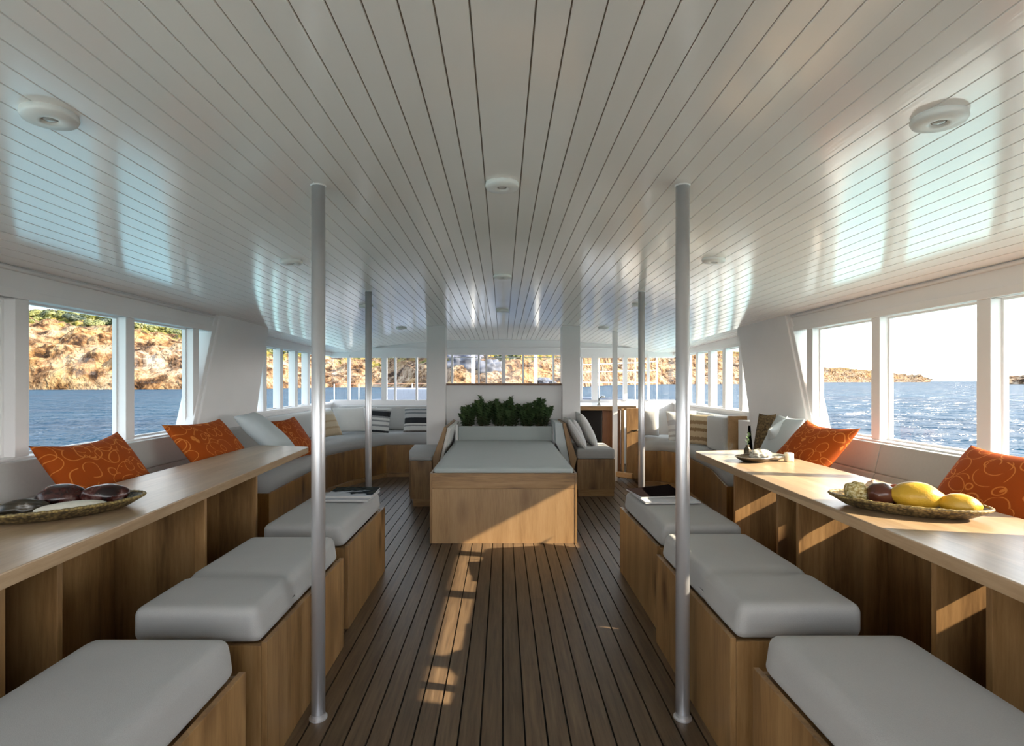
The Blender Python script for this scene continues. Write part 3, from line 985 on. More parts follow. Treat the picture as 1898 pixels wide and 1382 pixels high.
# ------------------------------------------------------------------ seats along the walls
def settee(s, y0, y1, label):
    t = thing('window_settee', label, 'settee', (s * 2.1, (y0 + y1) / 2, 0))
    obj('base', B((s * 1.92, s * 2.395, y0, y1, 0.0, 0.42)), M['oak'], t, bevel=0.003)
    obj('front_panel', B((s * 1.895, s * 1.9195, y0, y1, 0.0, 0.555)), M['oak'], t, bevel=0.003)
    n = 3
    for k in range(n):
        a, b = y0 + (y1 - y0) * k / n, y0 + (y1 - y0) * (k + 1) / n
        bm = bmesh.new(); puff(bm, s * 1.921, s * 2.30, a + 0.004, b - 0.004, 0.421, 0.545, 0.04, 0.006, 12)
        obj('seat_cushion', bm, M['cushion'], t, smooth=True)
    n = 4
    for k in range(n):
        a, b = y0 + (y1 - y0) * k / n, y0 + (y1 - y0) * (k + 1) / n
        bm = bmesh.new()
        pts = [(s * 2.22, 0, 0.546), (s * 2.395, 0, 0.546), (s * 2.395, 0, 0.915), (s * 2.325, 0, 0.915), (s * 2.285, 0, 0.742), (s * 2.292, 0, 0.735), (s * 2.282, 0, 0.728)]
        prism(bm, pts, (0, a + 0.002, 0), (0, b - 0.002, 0))
        obj('backrest', bm, M['backrest'], t, bevel=0.006)
    return t


settee(-1, 0.0, 4.16, 'long off white settee along the left windows behind the table')
settee(1, 0.0, 4.42, 'long off white settee along the right windows behind the table')


def inset(pts, d):
    """Moves a closed polygon's edges inward by d (polygon given counter-clockwise)."""
    out = []
    n = len(pts)
    for i in range(n):
        p0, p1, p2 = Vector(pts[i - 1]), Vector(pts[i]), Vector(pts[(i + 1) % n])
        e1, e2 = (p1 - p0).normalized(), (p2 - p1).normalized()
        n1, n2 = Vector((-e1.y, e1.x)), Vector((-e2.y, e2.x))
        k = (n1 + n2)
        k = k / max(0.3, k.dot(n1))
        out.append(tuple(p1 + k * d))
    return out


def corner_sofa(label, poly, loc, backs):
    t = thing('corner_sofa', label, 'sofa', loc)
    bm = bmesh.new(); flat(bm, inset(poly, 0.012), 0.05, 0.43)
    obj('base', bm, M['amber'], t, bevel=0.004)
    bm = bmesh.new(); flat(bm, inset(poly, 0.05), 0.0, 0.05)
    obj('plinth', bm, M['oak_flat'], t)
    bm = bmesh.new(); flat(bm, poly, 0.431, 0.545)
    es = [e for e in bm.edges if len(e.link_faces) == 2 and e.calc_face_angle(0) > 0.3]
    bmesh.ops.bevel(bm, geom=es, offset=0.04, segments=5, affect='EDGES', profile=0.5)
    obj('seat_cushion', bm, M['cushion'], t, smooth=True)
    for b in backs:
        bm = bmesh.new(); puff(bm, *b, 0.03, 0.0, 8)
        obj('backrest', bm, M['backrest'], t, smooth=True)
    return t


corner_sofa('pale corner sofa at the front left, under the forward windows',
            [(-1.82, 4.18), (-1.86, 5.30), (-2.06, 6.30), (-1.92, 6.80), (-1.60, 7.36), (-1.02, 7.40), (-1.02, 8.42), (-2.66, 8.42), (-2.66, 5.30), (-2.36, 5.28), (-2.36, 4.18)][::-1],
            (-2.1, 7.2, 0), [(-2.365, -2.24, 4.18, 5.08, 0.546, 0.90), (-2.68, -2.56, 5.32, 8.1, 0.546, 0.90), (-2.54, -1.02, 8.34, 8.48, 0.546, 0.92)])
cs = corner_sofa('pale corner sofa at the front right, ending beside the raked panel',
            [(1.86, 4.46), (2.06, 5.30), (2.13, 6.15), (2.10, 6.62), (1.98, 6.74), (1.79, 6.76), (1.79, 7.6), (2.66, 7.6), (2.66, 5.32), (2.36, 5.28), (2.36, 4.46)],
            (2.3, 6.2, 0), [(2.30, 2.46, 5.62, 6.10, 0.546, 0.915), (2.52, 2.68, 6.11, 7.4, 0.546, 0.90)])
obj('end_panel', B((2.33, 2.52, 5.56, 5.60, 0.546, 0.94)), M['oak_edge'], cs, bevel=0.004)

# ------------------------------------------------------------------ daybed, planter, side benches
t = thing('daybed', 'oak daybed with a pale aqua mattress in the middle of the aisle', 'bed', (0, 5.3, 0))
obj('base', B((-0.565, 0.575, 4.342, 6.38, 0.0, 0.545)), M['oak'], t)
obj('front_panel', B((-0.566, 0.576, 4.320, 4.3415, 0.0, 0.4375)), wood('bed_front_oak', (0.29, 0.16, 0.065), (0.40, 0.237, 0.104), (0.47, 0.292, 0.14), 'Z', board=0.47), t, bevel=0.0015)
obj('front_rail', B((-0.566, 0.576, 4.320, 4.3415, 0.439, 0.562)), M['oak_flat'], t, bevel=0.0015)
for s, x in ((-1, -0.566), (1, 0.576)):
    obj('side_panel', B((x, x + s * 0.018, 4.318, 6.38, 0.0, 0.562)), M['oak'], t, bevel=0.0015)
bm = bmesh.new(); puff(bm, -0.562, 0.572, 4.346, 6.38, 0.546, 0.605, 0.03, 0.004, 14)
obj('mattress', bm, M['mattress'], t, smooth=True)

pl = thing('planter_box', 'pale planter box across the head of the daybed', 'planter', (0, 6.6, 0))
for nm, bx in (('front_board', (-0.525, 0.585, 6.392, 6.415, 0.0, 0.765)), ('back_board', (-0.525, 0.585, 6.80, 6.82, 0.0, 0.765)),
               ('end_board', (-0.525, -0.505, 6.416, 6.799, 0.0, 0.765)), ('end_board', (0.565, 0.585, 6.416, 6.799, 0.0, 0.765))):
    obj(nm, B(bx), M['mattress'] if nm == 'front_board' else M['white'], pl, bevel=0.002)
for x in (-0.545, 0.605):
    obj('corner_post', B((x - 0.014, x + 0.014, 6.36, 6.40, 0.0, 0.79)), M['fascia'], pl, bevel=0.002)
obj('soil', B((-0.504, 0.564, 6.416, 6.799, 0.60, 0.72)), M['dark'], pl)


def shrub(x, y, z, h, w, label, seed):
    rnd = random.Random(seed)
    t = thing('potted_shrub', label, 'plant', (x, y, z), 'leafy shrubs in the planter')
    sb, lb = bmesh.new(), bmesh.new()
    tips = []
    for k in range(19):
        a = rnd.random() * 6.283; r = w * (0.15 + 0.85 * rnd.random() ** 0.6)
        hh = h * (0.72 + 0.30 * rnd.random()) * (1 - 0.30 * (r / w) ** 2)
        b = Vector((x + math.cos(a) * r * 0.35, y + math.sin(a) * r * 0.3, z))
        e = Vector((x + math.cos(a) * r, y + math.sin(a) * r * 0.75, z + hh))
        m_ = (b + e) / 2 + Vector((0, 0, hh * 0.08))
        tube(sb, [b, m_, e], [0.006, 0.005, 0.003], 5)
        nl = 26
        for j in range(nl):
            f = 0.22 + 0.80 * j / nl
            pt = b.lerp(m_, f * 2) if f < 0.5 else m_.lerp(e, (f - 0.5) * 2)
            for q in range(2):
                aa = j * 2.4 + q * 3.14 + rnd.random()
                up = 0.25 + 0.9 * max(0, f - 0.35)
                d = Vector((math.cos(aa), math.sin(aa), up)).normalized()
                L = 0.040 + 0.020 * rnd.random(); wd = L * 0.40
                s_ = d.cross(Vector((0, 0, 1))).normalized() * wd
                n_ = s_.cross(d).normalized()
                vs = [lb.verts.new(pt), lb.verts.new(pt + d * L * 0.55 + s_ + n_ * 0.004), lb.verts.new(pt + d * L + n_ * -0.003), lb.verts.new(pt + d * L * 0.55 - s_ + n_ * 0.004)]
                lb.faces.new((vs[0], vs[1], vs[2])); lb.faces.new((vs[0], vs[2], vs[3]))
    obj('stems', sb, M['stem'], t)
    o = obj('foliage', lb, M['leaf'], t)


for k, (x, h, w) in enumerate(((-0.44, 0.34, 0.13), (-0.265, 0.42, 0.14), (-0.085, 0.385, 0.13), (0.08, 0.405, 0.13), (0.255, 0.33, 0.12), (0.435, 0.385, 0.14))):
    shrub(x + 0.03, 6.60, 0.70, h, w, ['green leafy shrub at the left end of the planter', 'tall green shrub second from the left in the planter', 'green shrub just left of the middle of the planter',
          'green shrub just right of the middle of the planter', 'low green shrub second from the right in the planter', 'green leafy shrub at the right end of the planter'][k], 40 + k)

# bench on each side of the daybed, facing outboard
t = thing('side_bench', 'oak bench with white cushions on the right side of the daybed', 'bench', (1.05, 6.5, 0))
obj('base', B((0.84, 1.262, 6.075, 6.70, 0.08, 0.42)), M['oak'], t, bevel=0.003)
obj('plinth', B((0.85, 1.255, 6.085, 6.70, 0.0, 0.08)), M['oak_flat'], t)
bm = bmesh.new(); puff(bm, 0.835, 1.262, 6.07, 6.70, 0.421, 0.537, 0.025, 0.003, 10)
obj('seat_cushion', bm, M['cushion'], t, smooth=True)
bm = bmesh.new(); prism(bm, [(0.675, 0, 0.822), (0.705, 0, 0.832), (0.834, 0, 0.43), (0.80, 0, 0.30), (0.775, 0, 0.30)], (0, 6.07, 0), (0, 6.70, 0))
obj('backrest_board', bm, M['oak'], t, bevel=0.003)
bm = bmesh.new(); prism(bm, [(0.590, 0, 0.835), (0.672, 0, 0.825), (0.77, 0, 0.31), (0.735, 0, 0.31), (0.60, 0, 0.60)], (0, 6.09, 0), (0, 6.70, 0))
obj('backrest_lining', bm, M['aqua'], t, bevel=0.006)

t = thing('side_bench', 'oak bench with a narrow white seat on the left side of the daybed', 'bench', (-0.85, 6.2, 0))
bm = bmesh.new(); flat(bm, [(-0.735, 5.58), (-0.735, 6.70), (-1.10, 6.70), (-1.06, 6.1), (-0.985, 5.70), (-0.955, 5.58)], 0.08, 0.475)
obj('base', bm, M['oak'], t, bevel=0.004)
bm = bmesh.new(); flat(bm, [(-0.735, 5.60), (-0.735, 6.70), (-1.08, 6.70), (-1.04, 6.1), (-0.955, 5.72), (-0.93, 5.60)], 0.0, 0.08)
obj('plinth', bm, M['oak_flat'], t)
bm = bmesh.new(); flat(bm, [(-0.735, 5.585), (-0.735, 6.70), (-1.10, 6.70), (-1.06, 6.1), (-0.985, 5.705), (-0.95, 5.585)], 0.476, 0.515)
obj('seat_cushion', bm, M['cushion'], t, bevel=0.014)
bm = bmesh.new(); prism(bm, [(-0.585, 0, 0.815), (-0.612, 0, 0.825), (-0.733, 0, 0.50), (-0.733, 0, 0.30), (-0.70, 0, 0.30)], (0, 5.62, 0), (0, 6.70, 0))
obj('backrest_board', bm, M['oak'], t, bevel=0.003)
bm = bmesh.new(); prism(bm, [(-0.545, 0, 0.80), (-0.583, 0, 0.812), (-0.695, 0, 0.32), (-0.66, 0, 0.32), (-0.60, 0, 0.60)], (0, 5.66, 0), (0, 6.70, 0))
obj('backrest_lining', bm, M['linen'], t, bevel=0.006)

# ------------------------------------------------------------------ pillows
def pillow(name, label, mat, TL, TR, down, h, thick=0.13, sag=0.0, group=None, cat='pillow', n=24, pinch=0.055, square=2.6):
    """A cushion hung from its two top corners; down = the direction its face runs, towards the viewer's side of it."""
    TL, TR = Vector(TL), Vector(TR)
    u = TR - TL; w = u.length; u.normalize()
    d = Vector(down).normalized()
    d = (d - u * d.dot(u)).normalized()
    v = -d
    nrm = u.cross(v)
    c = (TL + TR) / 2 + d * h / 2
    bm = bmesh.new()
    front, back = {}, {}
    sd = abs(hash(label)) % 97
    sd = sum(ord(ch) for ch in label) % 97
    for i in range(n + 1):
        for j in range(n + 1):
            a = -1 + 2 * i / n; b = -1 + 2 * j / n
            aa = math.copysign(1 - (1 - abs(a)) ** 1.35, a); bb = math.copysign(1 - (1 - abs(b)) ** 1.35, b)
            x = w / 2 * aa * (1 - pinch * (1 - bb * bb))
            y = h / 2 * bb * (1 - pinch * (1 - aa * aa))
            if sag and bb > 0:
                y -= sag * bb * (1 - aa * aa) ** 1.0
            t_ = thick / 2 * ((1 - abs(aa) ** square) * (1 - abs(bb) ** square)) ** 0.5
            wr = 0.006 * noise.noise(Vector((x * 7, y * 7, sd)))
            edge = i in (0, n) or j in (0, n)
            front[i, j] = bm.verts.new((x, y, t_ + (0 if edge else wr)))
            back[i, j] = front[i, j] if edge else bm.verts.new((x, y, -t_))
    for i in range(n):
        for j in range(n):
            bm.faces.new((front[i, j], front[i + 1, j], front[i + 1, j + 1], front[i, j + 1]))
            q = [back[i, j], back[i, j + 1], back[i + 1, j + 1], back[i + 1, j]]
            if len(set(q)) == 4:
                try:
                    bm.faces.new(q)
                except ValueError:
                    pass
    o = obj(name, bm, mat, None, loc=(0, 0, 0), smooth=True)
    R = Matrix((u, v, nrm)).transposed()
    o.matrix_world = Matrix.Translation(c) @ R.to_4x4()
    return tag(o, label, cat, group)


# left settee (the wall lies to the left, the faces look right)
G1 = 'orange pillows with outlined circles'
pillow('orange_pillow', 'orange printed pillow nearest the camera on the left settee', M['orange'], (-2.235, 2.54, 0.995), (-2.215, 3.10, 1.01), (0.30, -0.13, -0.42), 0.52, 0.15, 0.03, G1)
pillow('orange_pillow', 'orange printed pillow in the middle of the left settee', M['orange'], (-2.235, 3.53, 1.015), (-2.19, 4.17, 1.01), (0.34, -0.02, -0.40), 0.52, 0.14, 0.02, G1)
pillow('orange_pillow', 'orange printed pillow farthest away on the left settee, beside the blue grey pillow', M['orange'], (-2.235, 4.96, 0.935), (-2.16, 5.58, 0.935), (0.30, 0.0, -0.42), 0.46, 0.13, 0.02, G1)
pillow('blue_grey_pillow', 'pale blue grey pillow against the raked panel on the left settee', M['aqua'], (-2.21, 4.42, 1.01), (-2.17, 4.70, 1.03), (0.52, 0.10, -0.40), 0.50, 0.16)
# right settee
pillow('orange_pillow', 'orange printed pillow nearest the camera on the right settee', M['orange'], (2.20, 2.535, 1.000), (2.235, 2.01, 0.995), (-0.34, 0.05, -0.42), 0.58, 0.16, 0.015, G1)
pillow('orange_pillow', 'orange printed pillow beside the grey pillows on the right settee', M['orange'], (2.215, 3.92, 1.02), (2.235, 3.37, 1.005), (-0.34, -0.06, -0.40), 0.54, 0.15, 0.03, G1)
pillow('grey_pillow', 'smooth blue grey pillow in front of the brown pillow on the right settee', M['aqua'], (2.03, 4.12, 0.93), (2.20, 4.17, 1.03), (-0.42, -0.06, -0.42), 0.46, 0.15)
pillow('grey_pillow', 'smooth blue grey pillow leaning against the raked panel behind the orange pillow', M['aqua'], (2.22, 4.34, 1.03), (2.24, 4.00, 1.02), (-0.20, -0.1, -0.45), 0.48, 0.14)
pillow('brown_pillow', 'small dark brown woven pillow peeping out behind the grey pillow', M['leopard'], (2.16, 4.55, 1.03), (2.245, 4.43, 1.03), (-0.16, 0.02, -0.42), 0.42, 0.09)
# front left sofa
pillow('beige_pillow', 'beige slub woven pillow on the front left sofa beside the near pole', M['beige'], (-2.44, 6.92, 0.90), (-2.28, 7.20, 0.91), (0.20, -0.14, -0.42), 0.37, 0.13)
pillow('white_pillow', 'plain white pillow on the front left sofa left of the far pole', M['linen'], (-2.44, 7.72, 0.92), (-2.06, 7.98, 0.92), (0.08, -0.16, -0.42), 0.38, 0.13)
pillow('white_pillow', 'white pillow with a dark hem behind the far pole on the front left sofa', M['linen'], (-2.30, 8.16, 0.90), (-1.92, 8.24, 0.90), (0.02, -0.2, -0.42), 0.36, 0.11)
pillow('striped_pillow', 'black and white banded pillow right of the far pole on the front left sofa', M['stripes_bw'], (-1.98, 7.96, 0.925), (-1.63, 7.92, 0.905), (0.10, -0.10, -0.42), 0.40, 0.13)
pillow('striped_pillow', 'pale pillow with black and grey panels beside the left square column', M['stripes_panel'], (-1.44, 7.92, 0.91), (-1.00, 7.92, 0.91), (0.0, -0.16, -0.42), 0.38, 0.13)
# right side bench
for k, (x, y, z, lean, lab, h) in enumerate(((0.735, 6.22, 0.87, 0.30, 'ribbed white pillow nearest the daybed on the right side bench', 0.40),
                                     (0.80, 6.26, 0.86, 0.20, 'ribbed white pillow second from the daybed on the right side bench', 0.40),
                                     (0.905, 6.45, 0.925, 0.25, 'larger white pillow in front of the right square column on the side bench', 0.46))):
    pillow('white_pillow', lab, M['ribbed'] if k < 2 else M['linen'], (x, y - 0.15, z), (x, y + 0.28, z), (lean, 0.0, -0.5), h, 0.12, 0.0, 'white pillows on the right side bench')
# front right sofa
pillow('grey_pillow', 'mid grey pillow right of the hatch door on the front right sofa', M['grey_cotton'], (1.93, 7.42, 0.905), (2.13, 7.36, 0.905), (-0.04, -0.1, -0.42), 0.36, 0.12)
pillow('striped_pillow', 'grey striped pillow between the two poles on the front right sofa', M['stripes_grey'], (2.12, 7.02, 0.905), (2.50, 6.98, 0.915), (-0.05, -0.14, -0.42), 0.40, 0.13)
pillow('tan_pillow', 'tan banded pillow right of the near pole on the front right sofa', M['tan'], (2.26, 6.60, 0.905), (2.50, 6.36, 0.905), (-0.10, -0.10, -0.42), 0.38, 0.13)

# ------------------------------------------------------------------ trays and what lies in them
def tray(cx, cy, z, a, b, rot, label):
    t = thing('woven_tray', label, 'tray', (cx, cy, z))
    bm = bmesh.new()
    prof = [(0.0, 0.0), (0.62, 0.0), (0.80, 0.008), (0.97, 0.032), (1.0, 0.042), (0.96, 0.043), (0.80, 0.018), (0.62, 0.008), (0.0, 0.008)]
    lathe(bm, [(r, q) for r, q in prof], (cx, cy, z), 56, a, b, rot)
    obj('bowl', bm, M['basket'], t, smooth=True)
    bm = bmesh.new()
    pts = []
    R = Matrix.Rotation(rot, 3, 'Z')
    nn = 150
    ring = []
    for k in range(nn):
        q = k * 2 * math.pi / nn
        o_ = 0.0025 * math.sin(k * 2.1)
        c = Vector((math.cos(q) * a * 1.0, math.sin(q) * b * 1.0, 0.043)) 
        rad = Vector((math.cos(q) / a, math.sin(q) / b, 0)).normalized()
        ring.append([bm.verts.new(Vector((cx, cy, z)) + R @ (c + rad * math.cos(e) * (0.0068 + o_ * 0.5) + Vector((0, 0, math.sin(e) * 0.006 + o_ * 0.4)))) for e in [j * 1.0472 for j in range(6)]])
    for k in range(nn):
        for j in range(6):
            bm.faces.new((ring[k][j], ring[(k + 1) % nn][j], ring[(k + 1) % nn][(j + 1) % 6], ring[k][(j + 1) % 6]))
    obj('rim', bm, M['basket_rim'], t, smooth=True)
    return t


def lump(name, label, cat, mat, c, r, rot=0.0, wob=0.10, freq=3.0, tip=0.0, group=None, sub=4):
    """An irregular rounded body resting at height c.z (its lowest point)."""
    bm = bmesh.new()
    bmesh.ops.create_icosphere(bm, subdivisions=sub, radius=1.0)
    sd = Vector((len(label) * 1.7, r[0] * 50, 3.1))
    for v in bm.verts:
        q = v.co.normalized()
        k = 1 + wob * noise.noise(q * freq + sd)
        if tip:
            k += tip * (max(0.0, abs(q.x) - 0.86) / 0.14) ** 1.5
        v.co = Vector((q.x * r[0], q.y * r[1], q.z * r[2])) * k
    zmin = min(v.co.z for v in bm.verts)
    R = Matrix.Rotation(rot, 3, 'Z')
    for v in bm.verts:
        v.co = R @ v.co + Vector((c[0], c[1], c[2] - zmin))
    o = obj(name, bm, mat, smooth=True)
    return tag(o, label, cat, group)


TZ = 0.80
tray(-1.650, 2.025, TZ, 0.260, 0.148, math.radians(47), 'dark woven oval tray with stones on the left table')
lump('veined_stone', 'dark red stone with pale veins, left of the two large ones on the left tray', 'stone', M['agate'], (-1.70, 2.075, TZ + 0.009), (0.082, 0.056, 0.046), 0.5, 0.13, 1.6)
lump('veined_stone', 'dark red brown stone at the right end of the left tray', 'stone', M['agate'], (-1.560, 2.115, TZ + 0.009), (0.080, 0.054, 0.044), 0.55, 0.12, 1.6)
lump('dark_stone', 'small blackish stone at the front left of the left tray', 'stone', M['darkstone'], (-1.735, 1.945, TZ + 0.009), (0.075, 0.040, 0.032), 0.45, 0.18, 1.8)
lump('cream_pebble', 'flat cream pebble in front of the dark stones on the left tray', 'stone', M['pebble'], (-1.585, 1.985, TZ + 0.010), (0.112, 0.042, 0.024), 0.62, 0.05, 2.0)

tray(1.545, 2.072, TZ, 0.250, 0.135, math.radians(-39), 'dark woven oval tray with lemons on the right table')
RT = math.radians(-39)


def ontray(u, v):
    return (1.545 + u * math.cos(RT) - v * math.sin(RT), 2.072 + u * math.sin(RT) + v * math.cos(RT), TZ + 0.009)


lump('lemon', 'larger yellow lemon in the middle of the right tray', 'fruit', M['lemon'], ontray(0.035, -0.005), (0.080, 0.060, 0.054), RT + 0.15, 0.05, 2.0, 0.16)
lump('lemon', 'smaller yellow lemon at the right end of the right tray', 'fruit', M['lemon'], ontray(0.160, -0.005), (0.060, 0.044, 0.040), RT + 0.1, 0.05, 2.0, 0.10)
lump('brown_fruit', 'glossy dark brown fruit beside the larger lemon on the right tray', 'fruit', M['brown_fruit'], ontray(-0.075, -0.005), (0.050, 0.048, 0.046), RT, 0.05, 2.0)
lump('seeded_loaf', 'seed crusted yellow lump at the left end of the right tray', 'food', M['seeded'], ontray(-0.158, 0.0), (0.044, 0.040, 0.042), RT - 0.3, 0.22, 2.2)
lump('pink_stone', 'speckled pinkish lump behind the brown fruit on the right tray', 'stone', M['pinkstone'], ontray(-0.105, 0.062), (0.034, 0.028, 0.042), RT, 0.2, 2.5)
lump('red_fruit', 'orange red fruit behind the brown fruit on the right tray', 'fruit', M['redfruit'], ontray(-0.028, 0.066), (0.046, 0.028, 0.040), RT, 0.1, 2.0)
lump('red_fruit', 'small orange fruit in front of the brown fruit on the right tray', 'fruit', M['redfruit'], ontray(-0.085, -0.062), (0.022, 0.016, 0.014), RT, 0.1, 2.0)

# small dishes at the far end of the right table
sx_, sy_ = 1.565, 3.36
t = thing('bronze_dish', 'low dark bronze dish at the far end of the right table', 'dish', (sx_, sy_, TZ))
bm = bmesh.new(); lathe(bm, [(0.0, 0.0), (0.07, 0.0), (0.10, 0.012), (0.125, 0.030), (0.121, 0.031), (0.096, 0.016), (0.068, 0.006), (0.0, 0.006)], (sx_, sy_, TZ), 40, 1.0, 0.8, 0.4)
obj('bowl', bm, M['bronze'], t, smooth=True)
bm = bmesh.new(); lathe(bm, [(0.120, 0.029), (0.127, 0.031), (0.128, 0.034), (0.120, 0.034)], (sx_, sy_, TZ), 40, 1.0, 0.8, 0.4)
obj('rim', bm, M['chrome'], t, smooth=True)
lump('sea_shell', 'pearly shell lying in the bronze dish on the right table', 'shell', M['shell'], (sx_ + 0.03, sy_ - 0.02, TZ + 0.007), (0.07, 0.05, 0.033), 0.3, 0.3, 3.0)
t = thing('shell_dish', 'small pale shell dish beside the bronze dish on the right table', 'dish', (1.70, 3.42, TZ))
bm = bmesh.new(); lathe(bm, [(0.0, 0.0), (0.04, 0.0), (0.075, 0.018), (0.085, 0.034), (0.080, 0.034), (0.068, 0.022), (0.038, 0.006), (0.0, 0.006)], (1.70, 3.42, TZ), 32)
obj('bowl', bm, M['shell'], t, smooth=True)
bm = bmesh.new(); puff(bm, 1.755, 1.80, 3.33, 3.375, TZ, TZ + 0.055, 0.006, 0, 4)
tag(obj('candle', bm, M['wax'], smooth=True), 'stubby cream candle right of the shell dish on the right table', 'candle')
t = thing('bottle', 'tiny dark bottle holding a sprig behind the bronze dish', 'bottle', (1.60, 3.53, TZ))
bm = bmesh.new(); lathe(bm, [(0.0, 0.0), (0.020, 0.0), (0.022, 0.008), (0.022, 0.055), (0.012, 0.068), (0.009, 0.08), (0.012, 0.083), (0.0, 0.083)], (1.60, 3.53, TZ), 20)
obj('body', bm, M['bronze'], t, smooth=True)
bm = bmesh.new(); tube(bm, [(1.60, 3.53, TZ + 0.08), (1.603, 3.53, TZ + 0.13), (1.612, 3.53, TZ + 0.16)], 0.002, 5)
for k in range(14):
    p0 = Vector((1.602 + 0.001 * k * 0.6, 3.53, TZ + 0.095 + 0.005 * k)); d = Vector((math.cos(k * 2.4), math.sin(k * 2.4), 0.7)).normalized()
    s_ = d.cross(Vector((0, 0, 1))).normalized() * 0.006
    vs = [bm.verts.new(q) for q in (p0, p0 + d * 0.012 + s_, p0 + d * 0.024, p0 + d * 0.012 - s_)]
    bm.faces.new(vs)
obj('sprig', bm, M['leaf'], t)
t = thing('wine_glass', 'clear tumbler standing left of the tiny bottle', 'glass', (1.50, 3.60, TZ))
bm = bmesh.new(); lathe(bm, [(0.0, 0.002), (0.028, 0.002), (0.034, 0.09), (0.032, 0.09), (0.027, 0.008), (0.0, 0.008)], (1.50, 3.60, TZ), 24)
obj('tumbler', bm, M['clear'], t, smooth=True)

# ------------------------------------------------------------------ magazines
def magazine(label, c, w, h, th, rot, cover, group, curl=0.0):
    t = thing('magazine', label, 'magazine', c, group)
    t.rotation_euler = (0, 0, rot)
    bm = B((-w / 2, w / 2, -h / 2, h / 2, 0.0012, th - 0.0012))
    o = obj('pages', bm, M['page'], None, loc=(0, 0, 0)); o.parent = t
    bm = bmesh.new()
    n = 10
    for (z, up) in ((th - 0.0012, True),):
        lo, hi = [], []
        for i in range(n + 1):
            row, row2 = [], []
            for j in range(n + 1):
                u, v = i / n, j / n
                zz = z + curl * (max(0.0, u * 0.6 + v * 0.6 - 0.55)) ** 2
                row.append(bm.verts.new((-w / 2 - 0.002 + (w + 0.004) * u, -h / 2 - 0.002 + (h + 0.004) * v, zz)))
                row2.append(bm.verts.new((-w / 2 - 0.002 + (w + 0.004) * u, -h / 2 - 0.002 + (h + 0.004) * v, zz + 0.0012)))
            lo.append(row); hi.append(row2)
        for i in range(n):
            for j in range(n):
                bm.faces.new((lo[i][j], lo[i + 1][j], lo[i + 1][j + 1], lo[i][j + 1]))
                bm.faces.new((hi[i][j], hi[i + 1][j], hi[i + 1][j + 1], hi[i][j + 1]))
        for i in range(n):
            for (a, b) in ((0, 0), (n, n)):
                bm.faces.new((lo[i][a], lo[i + 1][a], hi[i + 1][a], hi[i][a]))
                bm.faces.new((lo[a][i], lo[a][i + 1], hi[a][i + 1], hi[a][i]))
    o = obj('front_cover', bm, cover, None, loc=(0, 0, 0)); o.parent = t
    o = obj('back_cover', B((-w / 2 - 0.002, w / 2 + 0.002, -h / 2 - 0.002, h / 2 + 0.002, 0, 0.0012)), M['paper'], None, loc=(0, 0, 0)); o.parent = t
    o = obj('spine', B((-w / 2 - 0.002, -w / 2 + 0.0, -h / 2, h / 2, 0.0012, th - 0.0012)), M['paper'], None, loc=(0, 0, 0)); o.parent = t
    return t


CT = 0.556
magazine('white magazine at the bottom of the stack on the left bench', (-0.985, 3.48, CT), 0.31, 0.30, 0.012, -0.02, M['paper'], 'magazines on the left bench')
magazine('magazine with a dark picture cover on top of the left stack', (-0.975, 3.52, CT + 0.0125), 0.29, 0.28, 0.012, 0.03, M['cover'], 'magazines on the left bench')
magazine('white magazine lying under the dark one on the right bench', (1.03, 3.42, CT), 0.34, 0.28, 0.010, 0.05, M['paper'], 'magazines on the right bench')
magazine('dark covered magazine with a lifted cover on the right bench', (1.00, 3.53, CT + 0.0105), 0.30, 0.26, 0.010, 0.14, M['cover_dark'], 'magazines on the right bench', curl=0.05)

# ------------------------------------------------------------------ hatch and counter at the front right
t = thing('companionway_counter', 'white topped counter over the dark stair opening at the front right', 'counter', (1.25, 7.6, 0))
obj('worktop', B((0.98, 1.80, 7.30, 8.45, 0.93, 0.965)), M['white'], t, bevel=0.005)
obj('edge_rail', B((0.98, 1.80, 7.275, 7.2995, 0.905, 0.962)), M['oak_flat'], t, bevel=0.003)
obj('back_panel', B((0.98, 1.80, 8.30, 8.34, 0.0, 0.905)), M['dark'], t)  # near-black panels put the stair opening's shade into colour
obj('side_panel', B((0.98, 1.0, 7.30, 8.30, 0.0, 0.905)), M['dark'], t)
obj('door_leaf', B((1.36, 1.50, 7.36, 7.385, 0.05, 0.90)), M['brown'], t, bevel=0.003)
struct('trim_stair_post', B((1.43, 1.49, 7.0, 7.05, 0, zc(1.45, 7) + 0.01)), M['white'], bevel=0.004)
t = thing('hatch_door', 'open oak hatch door with a handle left of the far right pole', 'door', (1.66, 7.0, 0))
obj('stile', B((1.505, 1.535, 7.03, 7.06, 0.04, 0.93)), M['brown'], t, bevel=0.002)
obj('inner_stile', B((1.545, 1.575, 7.0, 7.06, 0.04, 0.94)), M['oak_edge'], t, bevel=0.002)
leaf = obj('leaf', B((1.60, 1.785, 6.96, 7.0, 0.04, 0.95)), M['oak'], t, bevel=0.003)
bm = bmesh.new(); tube(bm, [(1.67, 6.96, 0.66), (1.67, 6.915, 0.66), (1.745, 6.915, 0.672)], 0.011, 8)
obj('handle', bm, M['bronze'], leaf, smooth=True)
bm = bmesh.new(); flat(bm, [(1.45, 6.92), (1.62, 6.78), (1.66, 6.84), (1.49, 6.98)], 0.075, 0.135)
tag(obj('door_step', bm, M['oak_edge'], bevel=0.004), 'low oak step at the foot of the hatch door', 'step')
t = thing('winch_handle', 'small grey tap like fitting on the white counter at the front right', 'fitting', (1.33, 7.45, 0.965))
bm = bmesh.new(); tube(bm, [(1.33, 7.45, 0.965), (1.33, 7.45, 1.06), (1.36, 7.45, 1.085), (1.41, 7.45, 1.08)], 0.014, 8)
obj('spout', bm, M['chrome'], t, smooth=True)
